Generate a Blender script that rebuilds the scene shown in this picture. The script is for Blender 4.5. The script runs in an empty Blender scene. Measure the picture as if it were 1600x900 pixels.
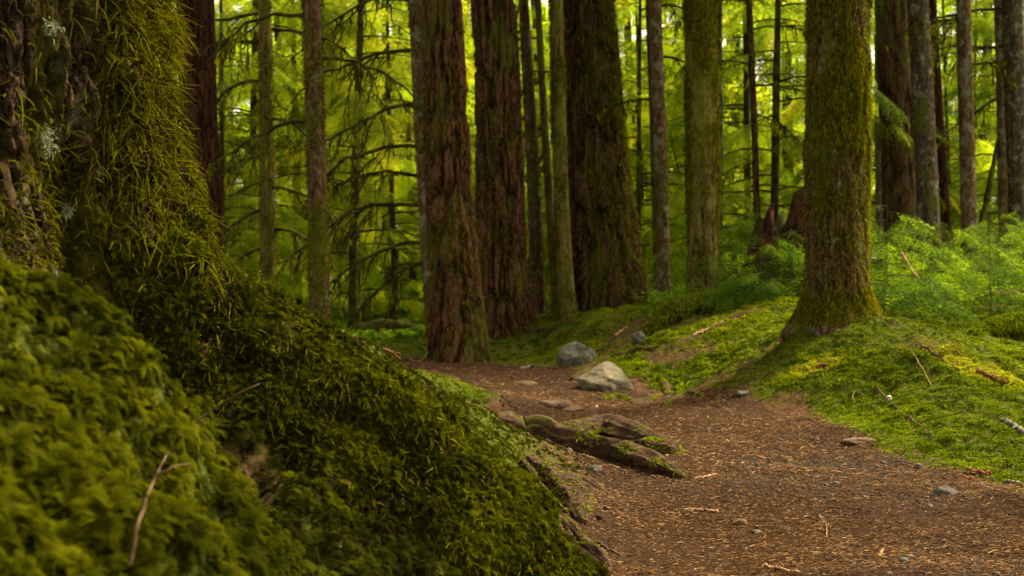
import bpy, math, random
import numpy as np
from mathutils import Vector
R = math.radians
rs = np.random.RandomState(7)
random.seed(7)
scene = bpy.context.scene
COL = scene.collection

# ------------------------------------------------------------------ camera, sky, sun, exposure
H, F = 0.75, 1778.0
cd = bpy.data.cameras.new('camera'); cam = bpy.data.objects.new('camera', cd); COL.objects.link(cam)
cam.location = (0, 0, H); cam.rotation_euler = (R(90), 0, 0)
cd.lens = 40; cd.sensor_width = 36; cd.clip_start = 0.05; cd.clip_end = 1500
cd.dof.use_dof = True; cd.dof.focus_distance = 3.3; cd.dof.aperture_fstop = 5.6
scene.camera = cam
SUN_EL, SUN_AZ = 50, 58           # azimuth from +y (ahead of the camera) towards +x
w = bpy.data.worlds.new('World'); scene.world = w; w.use_nodes = True
nt = w.node_tree; bg = nt.nodes['Background']
sky = nt.nodes.new('ShaderNodeTexSky'); sky.sky_type = 'NISHITA'; sky.sun_disc = False
sky.sun_elevation = R(SUN_EL); sky.sun_rotation = R(SUN_AZ); sky.dust_density = 5.0; sky.air_density = 1.0
sky.ozone_density = 0.5
hs = nt.nodes.new('ShaderNodeHueSaturation'); hs.inputs['Saturation'].default_value = 0.25
nt.links.new(sky.outputs[0], hs.inputs['Color']); wm = nt.nodes.new('ShaderNodeMix'); wm.data_type = 'RGBA'; wm.blend_type = 'MULTIPLY'; wm.inputs[0].default_value = 1
nt.links.new(hs.outputs[0], wm.inputs[6]); wm.inputs[7].default_value = (1.0, .86, .62, 1)      # the thin warm overcast of the photo
nt.links.new(wm.outputs[2], bg.inputs[0])
bg.inputs[1].default_value = 0.15
sd = bpy.data.lights.new('sun', 'SUN'); sun = bpy.data.objects.new('sun', sd); COL.objects.link(sun)
sd.energy = 2.8; sd.angle = R(12); sd.color = (1.0, 0.86, 0.55)
_e, _a = R(SUN_EL), R(SUN_AZ)
sdir = Vector((math.sin(_a) * math.cos(_e), math.cos(_a) * math.cos(_e), math.sin(_e)))
sun.rotation_euler = sdir.to_track_quat('Z', 'Y').to_euler()
vs = scene.view_settings; vs.view_transform = 'Standard'; vs.look = 'None'; vs.gamma = 1
vs.exposure = 1.95
cy = scene.cycles
cy.use_denoising = True; cy.max_bounces = 6; cy.diffuse_bounces = 3; cy.transmission_bounces = 4
cy.transparent_max_bounces = 4; cy.glossy_bounces = 2; cy.sample_clamp_indirect = 4.0
cy.caustics_reflective = False; cy.caustics_refractive = False

# ------------------------------------------------------------------ numpy helpers
def _h(ix, iy, iz, s):
    n = (ix * 374761393 + iy * 668265263 + iz * 2147483647 + s * 1274126177) & 0xFFFFFFFF
    n = ((n ^ (n >> 13)) * 1274126177) & 0xFFFFFFFF
    n = ((n ^ (n >> 16)) * 2246822519) & 0xFFFFFFFF
    return ((n ^ (n >> 15)) & 0xFFFF) / 32767.5 - 1.0
def noise(p, s=0):
    p = np.asarray(p, float); i = np.floor(p).astype(np.int64); f = p - i
    u = f * f * f * (f * (f * 6 - 15) + 10)
    r = 0
    for dx in (0, 1):
        wx = u[:, 0] if dx else 1 - u[:, 0]
        for dy in (0, 1):
            wy = u[:, 1] if dy else 1 - u[:, 1]
            for dz in (0, 1):
                wz = u[:, 2] if dz else 1 - u[:, 2]
                r = r + wx * wy * wz * _h(i[:, 0] + dx, i[:, 1] + dy, i[:, 2] + dz, s)
    return r
def fbm(p, o=4, s=0):
    p = np.asarray(p, float); a, r = 1.0, 0
    for k in range(o):
        r = r + a * noise(p * 2 ** k, s + k); a *= .5
    return r / 1.6
def n2(x, y, f, o=3, s=0):
    return fbm(np.stack([np.ravel(x) * f, np.ravel(y) * f, np.full(np.size(x), .37)], 1), o, s).reshape(np.shape(x))
def sst(a, b, x):
    t = np.clip((x - a) / (b - a), 0, 1); return t * t * (3 - 2 * t)
def unit(v):
    v = np.asarray(v, float); return v / np.maximum(np.linalg.norm(v, axis=-1, keepdims=True), 1e-9)

def mesh(name, V, Fs, mat=None, parent=None, smooth=False, attrs=None, link=True, loc=None):
    """V (n,3); Fs a list of (m,k) index arrays; attrs {name: (n,)}"""
    Fs = [np.asarray(f, np.int32) for f in Fs if len(f)]
    me = bpy.data.meshes.new(name)
    V = np.asarray(V, np.float32)
    me.vertices.add(len(V)); me.vertices.foreach_set('co', V.ravel())
    li = np.concatenate([f.ravel() for f in Fs]); me.loops.add(len(li)); me.loops.foreach_set('vertex_index', li)
    tot = np.concatenate([np.full(len(f), f.shape[1], np.int32) for f in Fs])
    st = np.concatenate([[0], np.cumsum(tot)[:-1]]).astype(np.int32)
    me.polygons.add(len(tot)); me.polygons.foreach_set('loop_start', st)
    me.update(calc_edges=True)
    if smooth: me.polygons.foreach_set('use_smooth', np.ones(len(tot), bool))
    for k, v in (attrs or {}).items():
        a = me.attributes.new(k, 'FLOAT', 'POINT'); a.data.foreach_set('value', np.asarray(v, np.float32))
    if mat: me.materials.append(mat)
    if not link: return me
    o = bpy.data.objects.new(name, me); COL.objects.link(o)
    if parent: o.parent = parent
    if loc is not None: o.location = loc
    return o
def from_mesh(name, me, parent=None, loc=None, rot=None, scale=None):
    o = bpy.data.objects.new(name, me); COL.objects.link(o)
    if parent: o.parent = parent
    if loc is not None: o.location = loc
    if rot is not None: o.rotation_euler = rot
    if scale is not None: o.scale = (scale,) * 3
    return o
def tag(o, label=None, cat=None, group=None, kind=None):
    if label: o['label'] = label
    if cat: o['category'] = cat
    if group: o['group'] = group
    if kind: o['kind'] = kind
    return o
def empty(name, loc):
    o = bpy.data.objects.new(name, None); COL.objects.link(o); o.location = loc; o.empty_display_size = .2
    return o

class MB:
    def __init__(s): s.V = []; s.Q = []; s.T = []; s.A = []; s.n = 0
    def add(s, V, Q=None, T=None, a=0.5):
        V = np.asarray(V, float)
        if Q is not None and len(Q): s.Q.append(np.asarray(Q) + s.n)
        if T is not None and len(T): s.T.append(np.asarray(T) + s.n)
        s.V.append(V); s.A.append(np.broadcast_to(np.asarray(a, float), (len(V),))); s.n += len(V)
    def build(s, name, mat, parent=None, smooth=False, link=True, loc=None, extra=None):
        Fs = []
        if s.Q: Fs.append(np.concatenate(s.Q))
        if s.T: Fs.append(np.concatenate(s.T))
        at = {'rnd': np.concatenate(s.A)}
        if extra: at.update(extra)
        return mesh(name, np.concatenate(s.V), Fs, mat, parent, smooth, at, link, loc)
    def arrays(s):
        return (np.concatenate(s.V), np.concatenate(s.Q) if s.Q else np.zeros((0, 4), int), np.concatenate(s.A))

def bake(tmpl, pos, M, scale, rnd=None):
    """copies of template (V, Q, A) at pos with 3x3 M (columns = local axes)"""
    V, Q, A = tmpl; n, N = len(V), len(pos)
    W = np.einsum('nij,vj->nvi', M * np.reshape(scale, (-1, 1, 1)), V) + pos[:, None, :]
    QQ = (Q[None] + (np.arange(N) * n)[:, None, None]).reshape(-1, Q.shape[1])
    if rnd is None: rnd = rs.rand(N)
    a = np.clip(rnd[:, None] * .68 + A[None] * .32, 0, 1).ravel()
    return W.reshape(-1, 3), QQ, a
def frames(nrm, tang):
    """matrices with z column = nrm, x column ~ tang"""
    z = unit(nrm); x = unit(tang - z * np.sum(tang * z, 1, keepdims=True)); y = np.cross(z, x)
    return np.stack([x, y, z], 2)
def rnd_dir(n):
    return unit(rs.randn(n, 3))

def catmull(P, n):
    P = np.asarray(P, float); P = np.vstack([2 * P[0] - P[1], P, 2 * P[-1] - P[-2]])
    m = len(P) - 3; t = np.linspace(0, m - 1e-6, n); i = t.astype(int); f = (t - i)[:, None]
    a, b, c, d = P[i], P[i + 1], P[i + 2], P[i + 3]
    return .5 * (2 * b + (c - a) * f + (2 * a - 5 * b + 4 * c - d) * f ** 2 + (3 * b - a - 3 * c + d) * f ** 3)
def tube(P, r, seg=6, cap=True, squash=None, wob=0.0, wf=8.0, seed=0, fib=0.0):
    P = np.asarray(P, float); n = len(P); r = np.broadcast_to(r, (n,))
    if cap:
        t0, t1 = unit(P[0] - P[1]), unit(P[-1] - P[-2])
        P = np.concatenate([[P[0] + t0 * r[0] * .5, P[0] + t0 * r[0] * .35], P, [P[-1] + t1 * r[-1] * .35, P[-1] + t1 * r[-1] * .5]])
        r = np.concatenate([[r[0] * .03, r[0] * .7], r, [r[-1] * .7, r[-1] * .03]]); n += 4
    T = unit(np.gradient(P, axis=0)); up = np.array([0, 0, 1.0])
    if abs(T[:, 2]).mean() > .8: up = np.array([1.0, 0, 0])
    S = unit(np.cross(T, up)); U = np.cross(S, T)
    th = np.arange(seg) * 2 * np.pi / seg
    sq = 1.0 if squash is None else squash
    V = P[:, None] + (S[:, None] * np.cos(th)[None, :, None] + U[:, None] * np.sin(th)[None, :, None] * sq) * r[:, None, None]
    if fib:
        f = V.reshape(-1, 3); d = unit(f - np.repeat(P, seg, 0)); ln_ = np.concatenate([[0], np.cumsum(np.linalg.norm(np.diff(P, axis=0), axis=1))])
        a_ = np.tile(th, n); c_ = np.stack([np.cos(a_) * 1.5, np.sin(a_) * 1.5, np.repeat(ln_, seg) * 2.2 + seed * 7.7], 1)
        f = f + d * ((fbm(c_, 2, seed) * .40 + np.abs(noise(c_ * [2.6, 2.6, .8], seed + 5)) * .40 + noise(c_ * [3, 3, 6], seed + 6) * .13 + noise(c_ * [6, 6, 9], seed + 7) * .05 - .12) * fib)[:, None] * np.repeat(r, seg)[:, None]; V = f.reshape(n, seg, 3)
    if wob:
        f = V.reshape(-1, 3); d = unit(f - np.repeat(P, seg, 0))
        f = f + d * (fbm(f * wf, 3, seed) * wob)[:, None] * np.repeat(r, seg)[:, None]; V = f.reshape(n, seg, 3)
    i = np.arange(n - 1)[:, None] * seg; j = np.arange(seg)[None]; k = (j + 1) % seg
    Q = np.stack([i + j, i + seg + j, i + seg + k, i + k], -1).reshape(-1, 4)
    return V.reshape(-1, 3), Q

# ------------------------------------------------------------------ materials
def newmat(name):
    m = bpy.data.materials.new(name); m.use_nodes = True; t = m.node_tree; t.nodes.clear()
    return m, t
def N(t, ty, **kw):
    n = t.nodes.new(ty)
    for k, v in kw.items(): setattr(n, k, v)
    return n
def ramp(t, fac, stops):
    n = N(t, 'ShaderNodeValToRGB'); e = n.color_ramp.elements
    while len(e) < len(stops): e.new(.5)
    for el, (p, c) in zip(e, stops): el.position = p; el.color = (*c, 1)
    t.links.new(fac, n.inputs[0]); return n.outputs[0]
def mixc(t, fac, a, b):
    n = N(t, 'ShaderNodeMix', data_type='RGBA')
    if isinstance(fac, float): n.inputs[0].default_value = fac
    else: t.links.new(fac, n.inputs[0])
    for i, c in ((6, a), (7, b)):
        if isinstance(c, tuple): n.inputs[i].default_value = (*c, 1)
        else: t.links.new(c, n.inputs[i])
    return n.outputs[2]
def noiset(t, scale, detail=4, rough=.6, vec=None, dist=0):
    n = N(t, 'ShaderNodeTexNoise'); n.inputs['Scale'].default_value = scale
    n.inputs['Detail'].default_value = detail; n.inputs['Roughness'].default_value = rough
    n.inputs['Distortion'].default_value = dist
    if vec is not None: t.links.new(vec, n.inputs['Vector'])
    return n.outputs[0]
def coords(t, sc=(1, 1, 1)):
    g = N(t, 'ShaderNodeNewGeometry'); m = N(t, 'ShaderNodeMapping'); m.inputs['Scale'].default_value = sc
    t.links.new(g.outputs['Position'], m.inputs[0]); return m.outputs[0]
def attr(t, name):
    return N(t, 'ShaderNodeAttribute', attribute_name=name).outputs['Fac']
def leaf_mat(name, stops, trans=.45, tcol=1.6, rough=.85, var=.35, spec=.03):
    m, t = newmat(name)
    oi = N(t, 'ShaderNodeObjectInfo')
    ma = N(t, 'ShaderNodeMath', operation='MULTIPLY_ADD'); t.links.new(oi.outputs['Random'], ma.inputs[0])
    ma.inputs[1].default_value = var; ma.inputs[2].default_value = -var / 2
    ad = N(t, 'ShaderNodeMath', operation='ADD'); t.links.new(attr(t, 'rnd'), ad.inputs[0]); t.links.new(ma.outputs[0], ad.inputs[1])
    c = ramp(t, ad.outputs[0], stops)
    p = N(t, 'ShaderNodeBsdfPrincipled'); p.inputs['Roughness'].default_value = rough
    p.inputs['Specular IOR Level'].default_value = spec
    t.links.new(c, p.inputs['Base Color'])
    out = N(t, 'ShaderNodeOutputMaterial')
    if trans:
        tr = N(t, 'ShaderNodeBsdfTranslucent'); v = N(t, 'ShaderNodeMix', data_type='RGBA', blend_type='MULTIPLY')
        v.inputs[0].default_value = 1; t.links.new(c, v.inputs[6]); v.inputs[7].default_value = (tcol, tcol, tcol * .6, 1)
        t.links.new(v.outputs[2], tr.inputs[0])
        mx = N(t, 'ShaderNodeMixShader'); mx.inputs[0].default_value = trans
        t.links.new(p.outputs[0], mx.inputs[1]); t.links.new(tr.outputs[0], mx.inputs[2]); t.links.new(mx.outputs[0], out.inputs[0])
    else: t.links.new(p.outputs[0], out.inputs[0])
    return m
def surf(name, col_fn, rough=.9, bump=None, spec=.05):
    m, t = newmat(name); p = N(t, 'ShaderNodeBsdfPrincipled'); p.inputs['Specular IOR Level'].default_value = spec
    p.inputs['Roughness'].default_value = rough
    c = col_fn(t)
    if isinstance(c, tuple): p.inputs['Base Color'].default_value = (*c, 1)
    else: t.links.new(c, p.inputs['Base Color'])
    if bump:
        h, st, d = bump(t); b = N(t, 'ShaderNodeBump'); b.inputs['Strength'].default_value = st; b.inputs['Distance'].default_value = d
        t.links.new(h, b.inputs['Height']); t.links.new(b.outputs[0], p.inputs['Normal'])
    o = N(t, 'ShaderNodeOutputMaterial'); t.links.new(p.outputs[0], o.inputs[0]); return m

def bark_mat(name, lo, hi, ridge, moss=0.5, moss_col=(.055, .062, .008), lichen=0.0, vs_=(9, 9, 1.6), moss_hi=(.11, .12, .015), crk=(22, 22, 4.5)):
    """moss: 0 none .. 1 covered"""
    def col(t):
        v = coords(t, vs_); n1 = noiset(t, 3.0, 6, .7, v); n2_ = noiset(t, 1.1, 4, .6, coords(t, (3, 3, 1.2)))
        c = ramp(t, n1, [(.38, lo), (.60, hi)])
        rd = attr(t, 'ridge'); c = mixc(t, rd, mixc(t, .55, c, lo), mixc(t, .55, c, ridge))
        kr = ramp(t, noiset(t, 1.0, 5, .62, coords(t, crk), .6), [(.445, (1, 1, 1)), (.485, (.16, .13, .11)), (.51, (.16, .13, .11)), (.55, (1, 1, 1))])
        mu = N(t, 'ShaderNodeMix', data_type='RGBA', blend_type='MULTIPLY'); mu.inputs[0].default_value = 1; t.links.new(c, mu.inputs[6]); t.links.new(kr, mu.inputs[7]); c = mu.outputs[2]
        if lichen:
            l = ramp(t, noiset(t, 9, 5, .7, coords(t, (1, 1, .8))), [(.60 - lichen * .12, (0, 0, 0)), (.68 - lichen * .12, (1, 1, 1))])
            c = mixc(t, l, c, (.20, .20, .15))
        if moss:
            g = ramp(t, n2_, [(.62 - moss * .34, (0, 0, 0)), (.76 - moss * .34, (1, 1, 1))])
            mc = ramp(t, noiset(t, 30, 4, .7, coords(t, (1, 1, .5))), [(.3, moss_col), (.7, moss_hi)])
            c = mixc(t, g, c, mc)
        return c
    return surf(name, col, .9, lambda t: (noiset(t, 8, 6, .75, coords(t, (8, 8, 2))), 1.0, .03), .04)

M = {}
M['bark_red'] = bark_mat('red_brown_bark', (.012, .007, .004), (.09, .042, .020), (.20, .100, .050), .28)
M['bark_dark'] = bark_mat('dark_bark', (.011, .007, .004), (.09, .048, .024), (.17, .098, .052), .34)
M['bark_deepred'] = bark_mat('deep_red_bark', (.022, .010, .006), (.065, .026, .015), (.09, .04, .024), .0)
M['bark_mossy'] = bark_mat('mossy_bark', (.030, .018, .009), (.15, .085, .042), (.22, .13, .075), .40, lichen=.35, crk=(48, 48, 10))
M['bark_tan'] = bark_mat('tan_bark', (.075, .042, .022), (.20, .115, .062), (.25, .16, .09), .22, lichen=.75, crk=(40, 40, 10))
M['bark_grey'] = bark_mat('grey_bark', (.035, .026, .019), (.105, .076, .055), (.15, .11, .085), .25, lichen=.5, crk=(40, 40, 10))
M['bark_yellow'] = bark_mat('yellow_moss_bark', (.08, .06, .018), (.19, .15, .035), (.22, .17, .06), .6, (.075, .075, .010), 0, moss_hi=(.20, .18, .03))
M['twig_dark'] = surf('dark_mossy_twig', lambda t: ramp(t, noiset(t, 6, 3, .6, coords(t)), [(.4, (.022, .018, .008)), (.65, (.075, .07, .014))]), .9)
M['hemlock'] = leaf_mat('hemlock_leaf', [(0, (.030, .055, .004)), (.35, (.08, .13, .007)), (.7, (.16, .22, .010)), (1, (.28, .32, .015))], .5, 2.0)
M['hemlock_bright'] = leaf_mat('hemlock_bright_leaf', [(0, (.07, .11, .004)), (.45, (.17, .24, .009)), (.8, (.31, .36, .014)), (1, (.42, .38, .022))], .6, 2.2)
M['sapling'] = leaf_mat('sapling_leaf', [(0, (.022, .050, .004)), (.5, (.055, .10, .006)), (1, (.18, .25, .012))], .5, 1.8)
M['maple'] = leaf_mat('maple_leaf', [(0, (.09, .13, .008)), (.5, (.18, .23, .012)), (1, (.32, .33, .025))], .6, 2.0)
M['far_wood'] = leaf_mat('far_wood_leaf', [(0, (.06, .12, .006)), (.5, (.14, .23, .012)), (1, (.34, .37, .022))], .6, 2.2)
M['canopy'] = leaf_mat('canopy_leaf', [(0, (.02, .04, .008)), (1, (.09, .13, .02))], .35, 1.4)
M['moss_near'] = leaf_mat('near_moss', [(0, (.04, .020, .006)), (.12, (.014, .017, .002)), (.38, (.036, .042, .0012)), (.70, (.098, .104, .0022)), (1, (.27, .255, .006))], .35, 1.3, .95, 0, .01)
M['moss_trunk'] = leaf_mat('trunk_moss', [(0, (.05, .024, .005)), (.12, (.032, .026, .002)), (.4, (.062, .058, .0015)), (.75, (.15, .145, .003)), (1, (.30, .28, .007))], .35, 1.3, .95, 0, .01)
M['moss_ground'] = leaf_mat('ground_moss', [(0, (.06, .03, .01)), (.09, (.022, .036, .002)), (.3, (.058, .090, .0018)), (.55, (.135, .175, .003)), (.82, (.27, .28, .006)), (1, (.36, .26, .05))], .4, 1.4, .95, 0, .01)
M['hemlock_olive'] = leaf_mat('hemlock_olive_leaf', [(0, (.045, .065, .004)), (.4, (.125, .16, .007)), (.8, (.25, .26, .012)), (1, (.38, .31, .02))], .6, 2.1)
M['fern'] = leaf_mat('fern_leaf', [(0, (.05, .11, .006)), (.5, (.10, .18, .009)), (1, (.22, .31, .016))], .5, 1.8)
M['litter'] = leaf_mat('needle_litter', [(0, (.045, .024, .012)), (.35, (.062, .029, .012)), (.7, (.12, .058, .023)), (.94, (.22, .118, .048)), (1, (.36, .24, .13))], 0, 1, .8, 0, .06)
M['gravel'] = leaf_mat('gravel', [(0, (.03, .027, .024)), (.5, (.06, .052, .045)), (1, (.12, .108, .094))], 0, 1, .7, 0)
M['stick'] = surf('dry_stick', lambda t: ramp(t, noiset(t, 12, 4, .6, coords(t)), [(.35, (.13, .07, .035)), (.65, (.34, .21, .11))]), .8)
M['stick_red'] = surf('reddish_stick', lambda t: ramp(t, noiset(t, 14, 4, .6, coords(t)), [(.35, (.09, .032, .015)), (.65, (.22, .085, .04))]), .8)
M['stick_dark'] = surf('dark_stick', lambda t: ramp(t, noiset(t, 14, 4, .6, coords(t)), [(.35, (.03, .018, .010)), (.65, (.11, .07, .04))]), .8)
M['stick_grey'] = surf('grey_stick', lambda t: ramp(t, noiset(t, 20, 4, .6, coords(t)), [(.35, (.05, .042, .03)), (.65, (.17, .16, .12))]), .8)
M['lichen'] = leaf_mat('pale_lichen', [(0, (.16, .19, .13)), (1, (.38, .42, .30))], .2, 1.1, .7, 0)
M['dead_frond'] = leaf_mat('dead_frond', [(0, (.08, .035, .014)), (1, (.22, .11, .045))], .3, 1.2, .7, 0)
M['white'] = surf('white_fungus', lambda t: (.75, .70, .55), .6)
def rock_col(base, hi, moss=.4):
    def f(t):
        c = ramp(t, noiset(t, 9, 6, .65, coords(t)), [(.35, base), (.65, hi)])
        c = mixc(t, ramp(t, noiset(t, 45, 3, .7, coords(t)), [(.56, (0, 0, 0)), (.66, (1, 1, 1))]), c, (hi[0] * .55, hi[1] * .55, hi[2] * .5))
        return mixc(t, ramp(t, noiset(t, 7, 4, .6, coords(t, (1, 1.3, 1))), [(.70 - moss * .25, (0, 0, 0)), (.78 - moss * .25, (1, 1, 1))]), c, (.10, .10, .03))
    return f
RB = lambda t: (noiset(t, 22, 7, .7, coords(t)), .9, .02)
M['rock_tan'] = surf('tan_rock', rock_col((.055, .048, .036), (.19, .165, .118), .5), .85, RB)
M['rock_grey'] = surf('grey_rock', rock_col((.035, .034, .028), (.14, .132, .105), .6), .85, RB)
M['rock_dark'] = surf('dark_rock', rock_col((.05, .045, .042), (.12, .105, .09), .2), .8, RB)
M['rock_brown'] = surf('brown_rock', rock_col((.07, .045, .028), (.16, .105, .068), .0), .85, RB)
def root_col(t):
    v = coords(t, (4, 16, 12)); c = ramp(t, noiset(t, 4, 5, .7, v), [(.34, (.035, .018, .010)), (.5, (.085, .048, .028)), (.70, (.20, .12, .075))])
    return mixc(t, ramp(t, noiset(t, 6, 4, .7, coords(t)), [(.60, (0, 0, 0)), (.68, (1, 1, 1))]), c, (.08, .09, .012))
M['root'] = surf('root_bark', root_col, .75, lambda t: (noiset(t, 6, 6, .75, coords(t, (3, 14, 10))), 1.0, .03), .06)
def soil_col(t):
    v = coords(t); n = noiset(t, 14, 8, .75, v)
    c = ramp(t, n, [(.3, (.030, .017, .010)), (.5, (.085, .045, .025)), (.7, (.15, .082, .042))])
    g = ramp(t, noiset(t, 60, 5, .7, v), [(.35, (.028, .034, .006)), (.65, (.085, .10, .013))])
    return mixc(t, attr(t, 'mossy'), c, g)
M['ground'] = surf('forest_soil', soil_col, .95, lambda t: (noiset(t, 40, 8, .75, coords(t)), .8, .02), .02)
def path_col(t):
    v = coords(t); n = noiset(t, 5, 5, .6, v)
    c = ramp(t, noiset(t, 55, 8, .8, v), [(.36, (.010, .006, .004)), (.5, (.040, .023, .013)), (.68, (.10, .058, .032))])
    return mixc(t, ramp(t, n, [(.4, (0, 0, 0)), (.65, (.5, .5, .5))]), c, (.050, .024, .011))
M['path'] = surf('path_dirt', path_col, .95, lambda t: (noiset(t, 70, 8, .8, coords(t)), 1.0, .015), .03)

# ------------------------------------------------------------------ ground shape
def P(px, py, d): return np.array([(px - 800) / F * d, d, H - (py - 450) / F * d])
ctrl = [(.9, .3, 0), (1.0, 1.5, 0), (.95, 3, 0), (.9, 4.2, 0), (.95, 5.4, 0), (.75, 6.5, 0), (.45, 8, 0), (.15, 9.2, 0), (-.15, 10.3, 0), (-.8, 11.1, 0),
        (-1.8, 11.6, 0), (-4, 12.3, 0), (-.45, 12.2, .03), (1.45, 3.2, 0), (1.5, 4.3, 0), (1.45, 5.4, 0), (1.3, 6.6, .01), (.25, 2.9, 0), (.25, 3.7, .02), (.35, 5.2, .02), (.3, 6.6, 0),
        # right bank
        P(1050, 625, 7.6), P(1100, 600, 8.3), P(1000, 540, 10.5), P(1000, 481, 13), P(940, 485, 14), P(1100, 461, 13), P(1200, 468, 10.3),
        P(1150, 526, 9), P(1300, 494, 7.8), P(1250, 568, 7.2), P(1400, 544, 7), P(1500, 620, 6), P(1600, 690, 5), P(1600, 620, 6), P(1480, 520, 8),
        P(1575, 560, 8.3), P(1600, 480, 11), P(1500, 470, 12), P(1380, 655, 5.8), P(1500, 740, 4.45), P(1250, 645, 6.7),
        (4.7, 14, .7), (3.2, 12, .55), (4, 17, .6), (7, 10, .8), (8, 14, .9), (7, 5, .7), (4, 3, .45), (3, 1, .3), (5, 0, .4), (2, 16, .4), (2.1, 3.2, .12), (2.0, 1.8, .06),
        P(780, 520, 13.2), P(900, 500, 12.6), P(850, 545, 12.4), P(930, 560, 11.3), (.6, 11.6, .1),
        # left mound
        (-.44, 3.0, .55), (-.385, 3.8, .47), (-.24, 4.3, .37), (-.03, 4.55, .225), (.05, 4.25, .11), (.16, 3.55, .035), (.12, 3.05, .02), (-.17, 3.4, .27),
        (-.15, 2.7, .22), (-.07, 2.45, .12), (-.315, 2.8, .36), (-.25, 2.2, .245), (-.37, 1.9, .30), (-.45, 2.3, .42), (-.45, 1.6, .385), (-.49, 1.35, .48),
        (-.585, 1.3, .56), (-.59, 1.5, .635), (-.53, 1.70, .60), (-.67, 1.55, .71), (-.62, 1.72, .69), (-.48, 1.76, .52), (-.66, 1.42, .69), (-.5, 1.15, .46), (-.39, 1.4, .385), (-.54, 2.1, .39), (-.4, .8, .36), (-.1, 1.0, .12),
        (-.1, 1.7, .10), (0, .2, .05), (-.6, 0, .3), (-1.5, 0, .5), (-2.2, 2.5, .6), (-1.3, 3.6, .52), (-.67, 5, .45), (-.67, 6, .37), (-.5, 7, .22), (-.75, 8.2, .12), (-.75, 9.5, .05),
        (-.3, 5.1, .12), (-.35, 6.2, .09), (-.45, 7.6, .06), (-2, 5, .4), (-2, 8, .2), (-3, 10, .08), (-4, 5, .4), (-6, 8, .3), (-6, 2, .5), (-5, -2, .5),
        P(560, 520, 18), P(600, 480, 26), (-8, 18, .1), (-8, 28, .3), (0, 18, .25), (0, 28, .3), (8, 24, .8), (14, 14, 1.0), (-14, 12, .3), (0, -5, .05), (6, -6, .5), (-2, 14, .1), (-4, 16, .05)]
C = np.array([list(c) for c in ctrl]); _n = len(C)
def _U(r): return np.where(r > 1e-9, r * r * np.log(np.maximum(r, 1e-9)), 0)
_K = _U(np.linalg.norm(C[:, None, :2] - C[None, :, :2], axis=2)) + np.eye(_n) * .004
_Pm = np.hstack([np.ones((_n, 1)), C[:, :2]])
_A = np.block([[_K, _Pm], [_Pm.T, np.zeros((3, 3))]])
_W = np.linalg.solve(_A, np.concatenate([C[:, 2], np.zeros(3)]))
def tps(x, y):
    out = np.zeros(len(x))
    for s in range(0, len(x), 20000):
        xs, ys = x[s:s + 20000], y[s:s + 20000]
        r = np.sqrt((xs[:, None] - C[None, :, 0]) ** 2 + (ys[:, None] - C[None, :, 1]) ** 2)
        out[s:s + 20000] = _U(r) @ _W[:_n] + _W[_n] + _W[_n + 1] * xs + _W[_n + 2] * ys
    return out
PC = np.array([(.95, -3, .85), (.95, 0, .85), (.9, 2, .8), (.93, 3, .78), (.95, 3.8, .77), (1.0, 4.6, .70), (.92, 5.5, .76), (.82, 6.5, .8), (.47, 7.8, .66), (.2, 9, .63), (-.1, 10.2, .60), (-.75, 11.0, .5),
               (-1.6, 11.5, .55), (-3, 12, .6), (-6, 13.5, .6), (-12, 18, .6)])
def pathsd(x, y):
    """>0 inside the path (metres from its edge)"""
    best = np.full(np.shape(x), -99.0)
    for a, b in zip(PC[:-1], PC[1:]):
        d = b[:2] - a[:2]; t = np.clip(((x - a[0]) * d[0] + (y - a[1]) * d[1]) / (d @ d), 0, 1)
        q = np.hypot(x - a[0] - t * d[0], y - a[1] - t * d[1]); best = np.maximum(best, a[2] + t * (b[2] - a[2]) - q)
    return best
def ground(x, y):
    x = np.atleast_1d(np.asarray(x, float)); y = np.atleast_1d(np.asarray(y, float)); sh = x.shape
    x, y = x.ravel(), y.ravel()
    r = np.hypot(x, y - 6); f = sst(14, 26, r)
    cx, cyy = np.clip(x, -16, 16), np.clip(y, -7, 30)
    z = tps(cx, cyy); z = z * (1 - f) + (.25 + .04 * np.clip(x, -20, 20) * sst(0, 10, x)) * f
    off = 1 - sst(-.15, .25, pathsd(x, y)) * .60
    z = z + off * (n2(x, y, .9, 2, 3) * .05 + n2(x, y, 3.1, 2, 5) * .035 + n2(x, y, 8, 2, 9) * .012) * sst(.5, 2.2, r + 3)
    cu = sst(.0, .3, -pathsd(x, y)) * sst(18, 12, y) * sst(-.5, .5, y)
    z = z + cu * (np.abs(n2(x + n2(x, y, 4, 1, 12) * .05, y, 7.5, 1, 13)) * .075 + np.abs(n2(x, y, 16, 1, 14)) * .03 - .03)
    z = z + sst(2.9, 2.0, y) * sst(.2, -.1, x) * sst(-.5, .4, y) * (np.abs(n2(x, y, 5.2, 1, 15)) * .20 - .05)
    z = z + n2(x, y, .07, 3, 11) * 1.2 * sst(16, 40, r)
    return z.reshape(sh)
def gz(x, y): return float(ground(x, y)[0])
def on(px, py, dz=0.0):
    """the ground point seen near that place (marched outward)"""
    d = np.linspace(1.0, 24, 2300); x = (px - 800) / F * d; z = H - (py - 450) / F * d
    h = ground(x, d) + dz; k = np.argmax(z < h)
    return np.array([x[k], d[k], h[k]])
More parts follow.
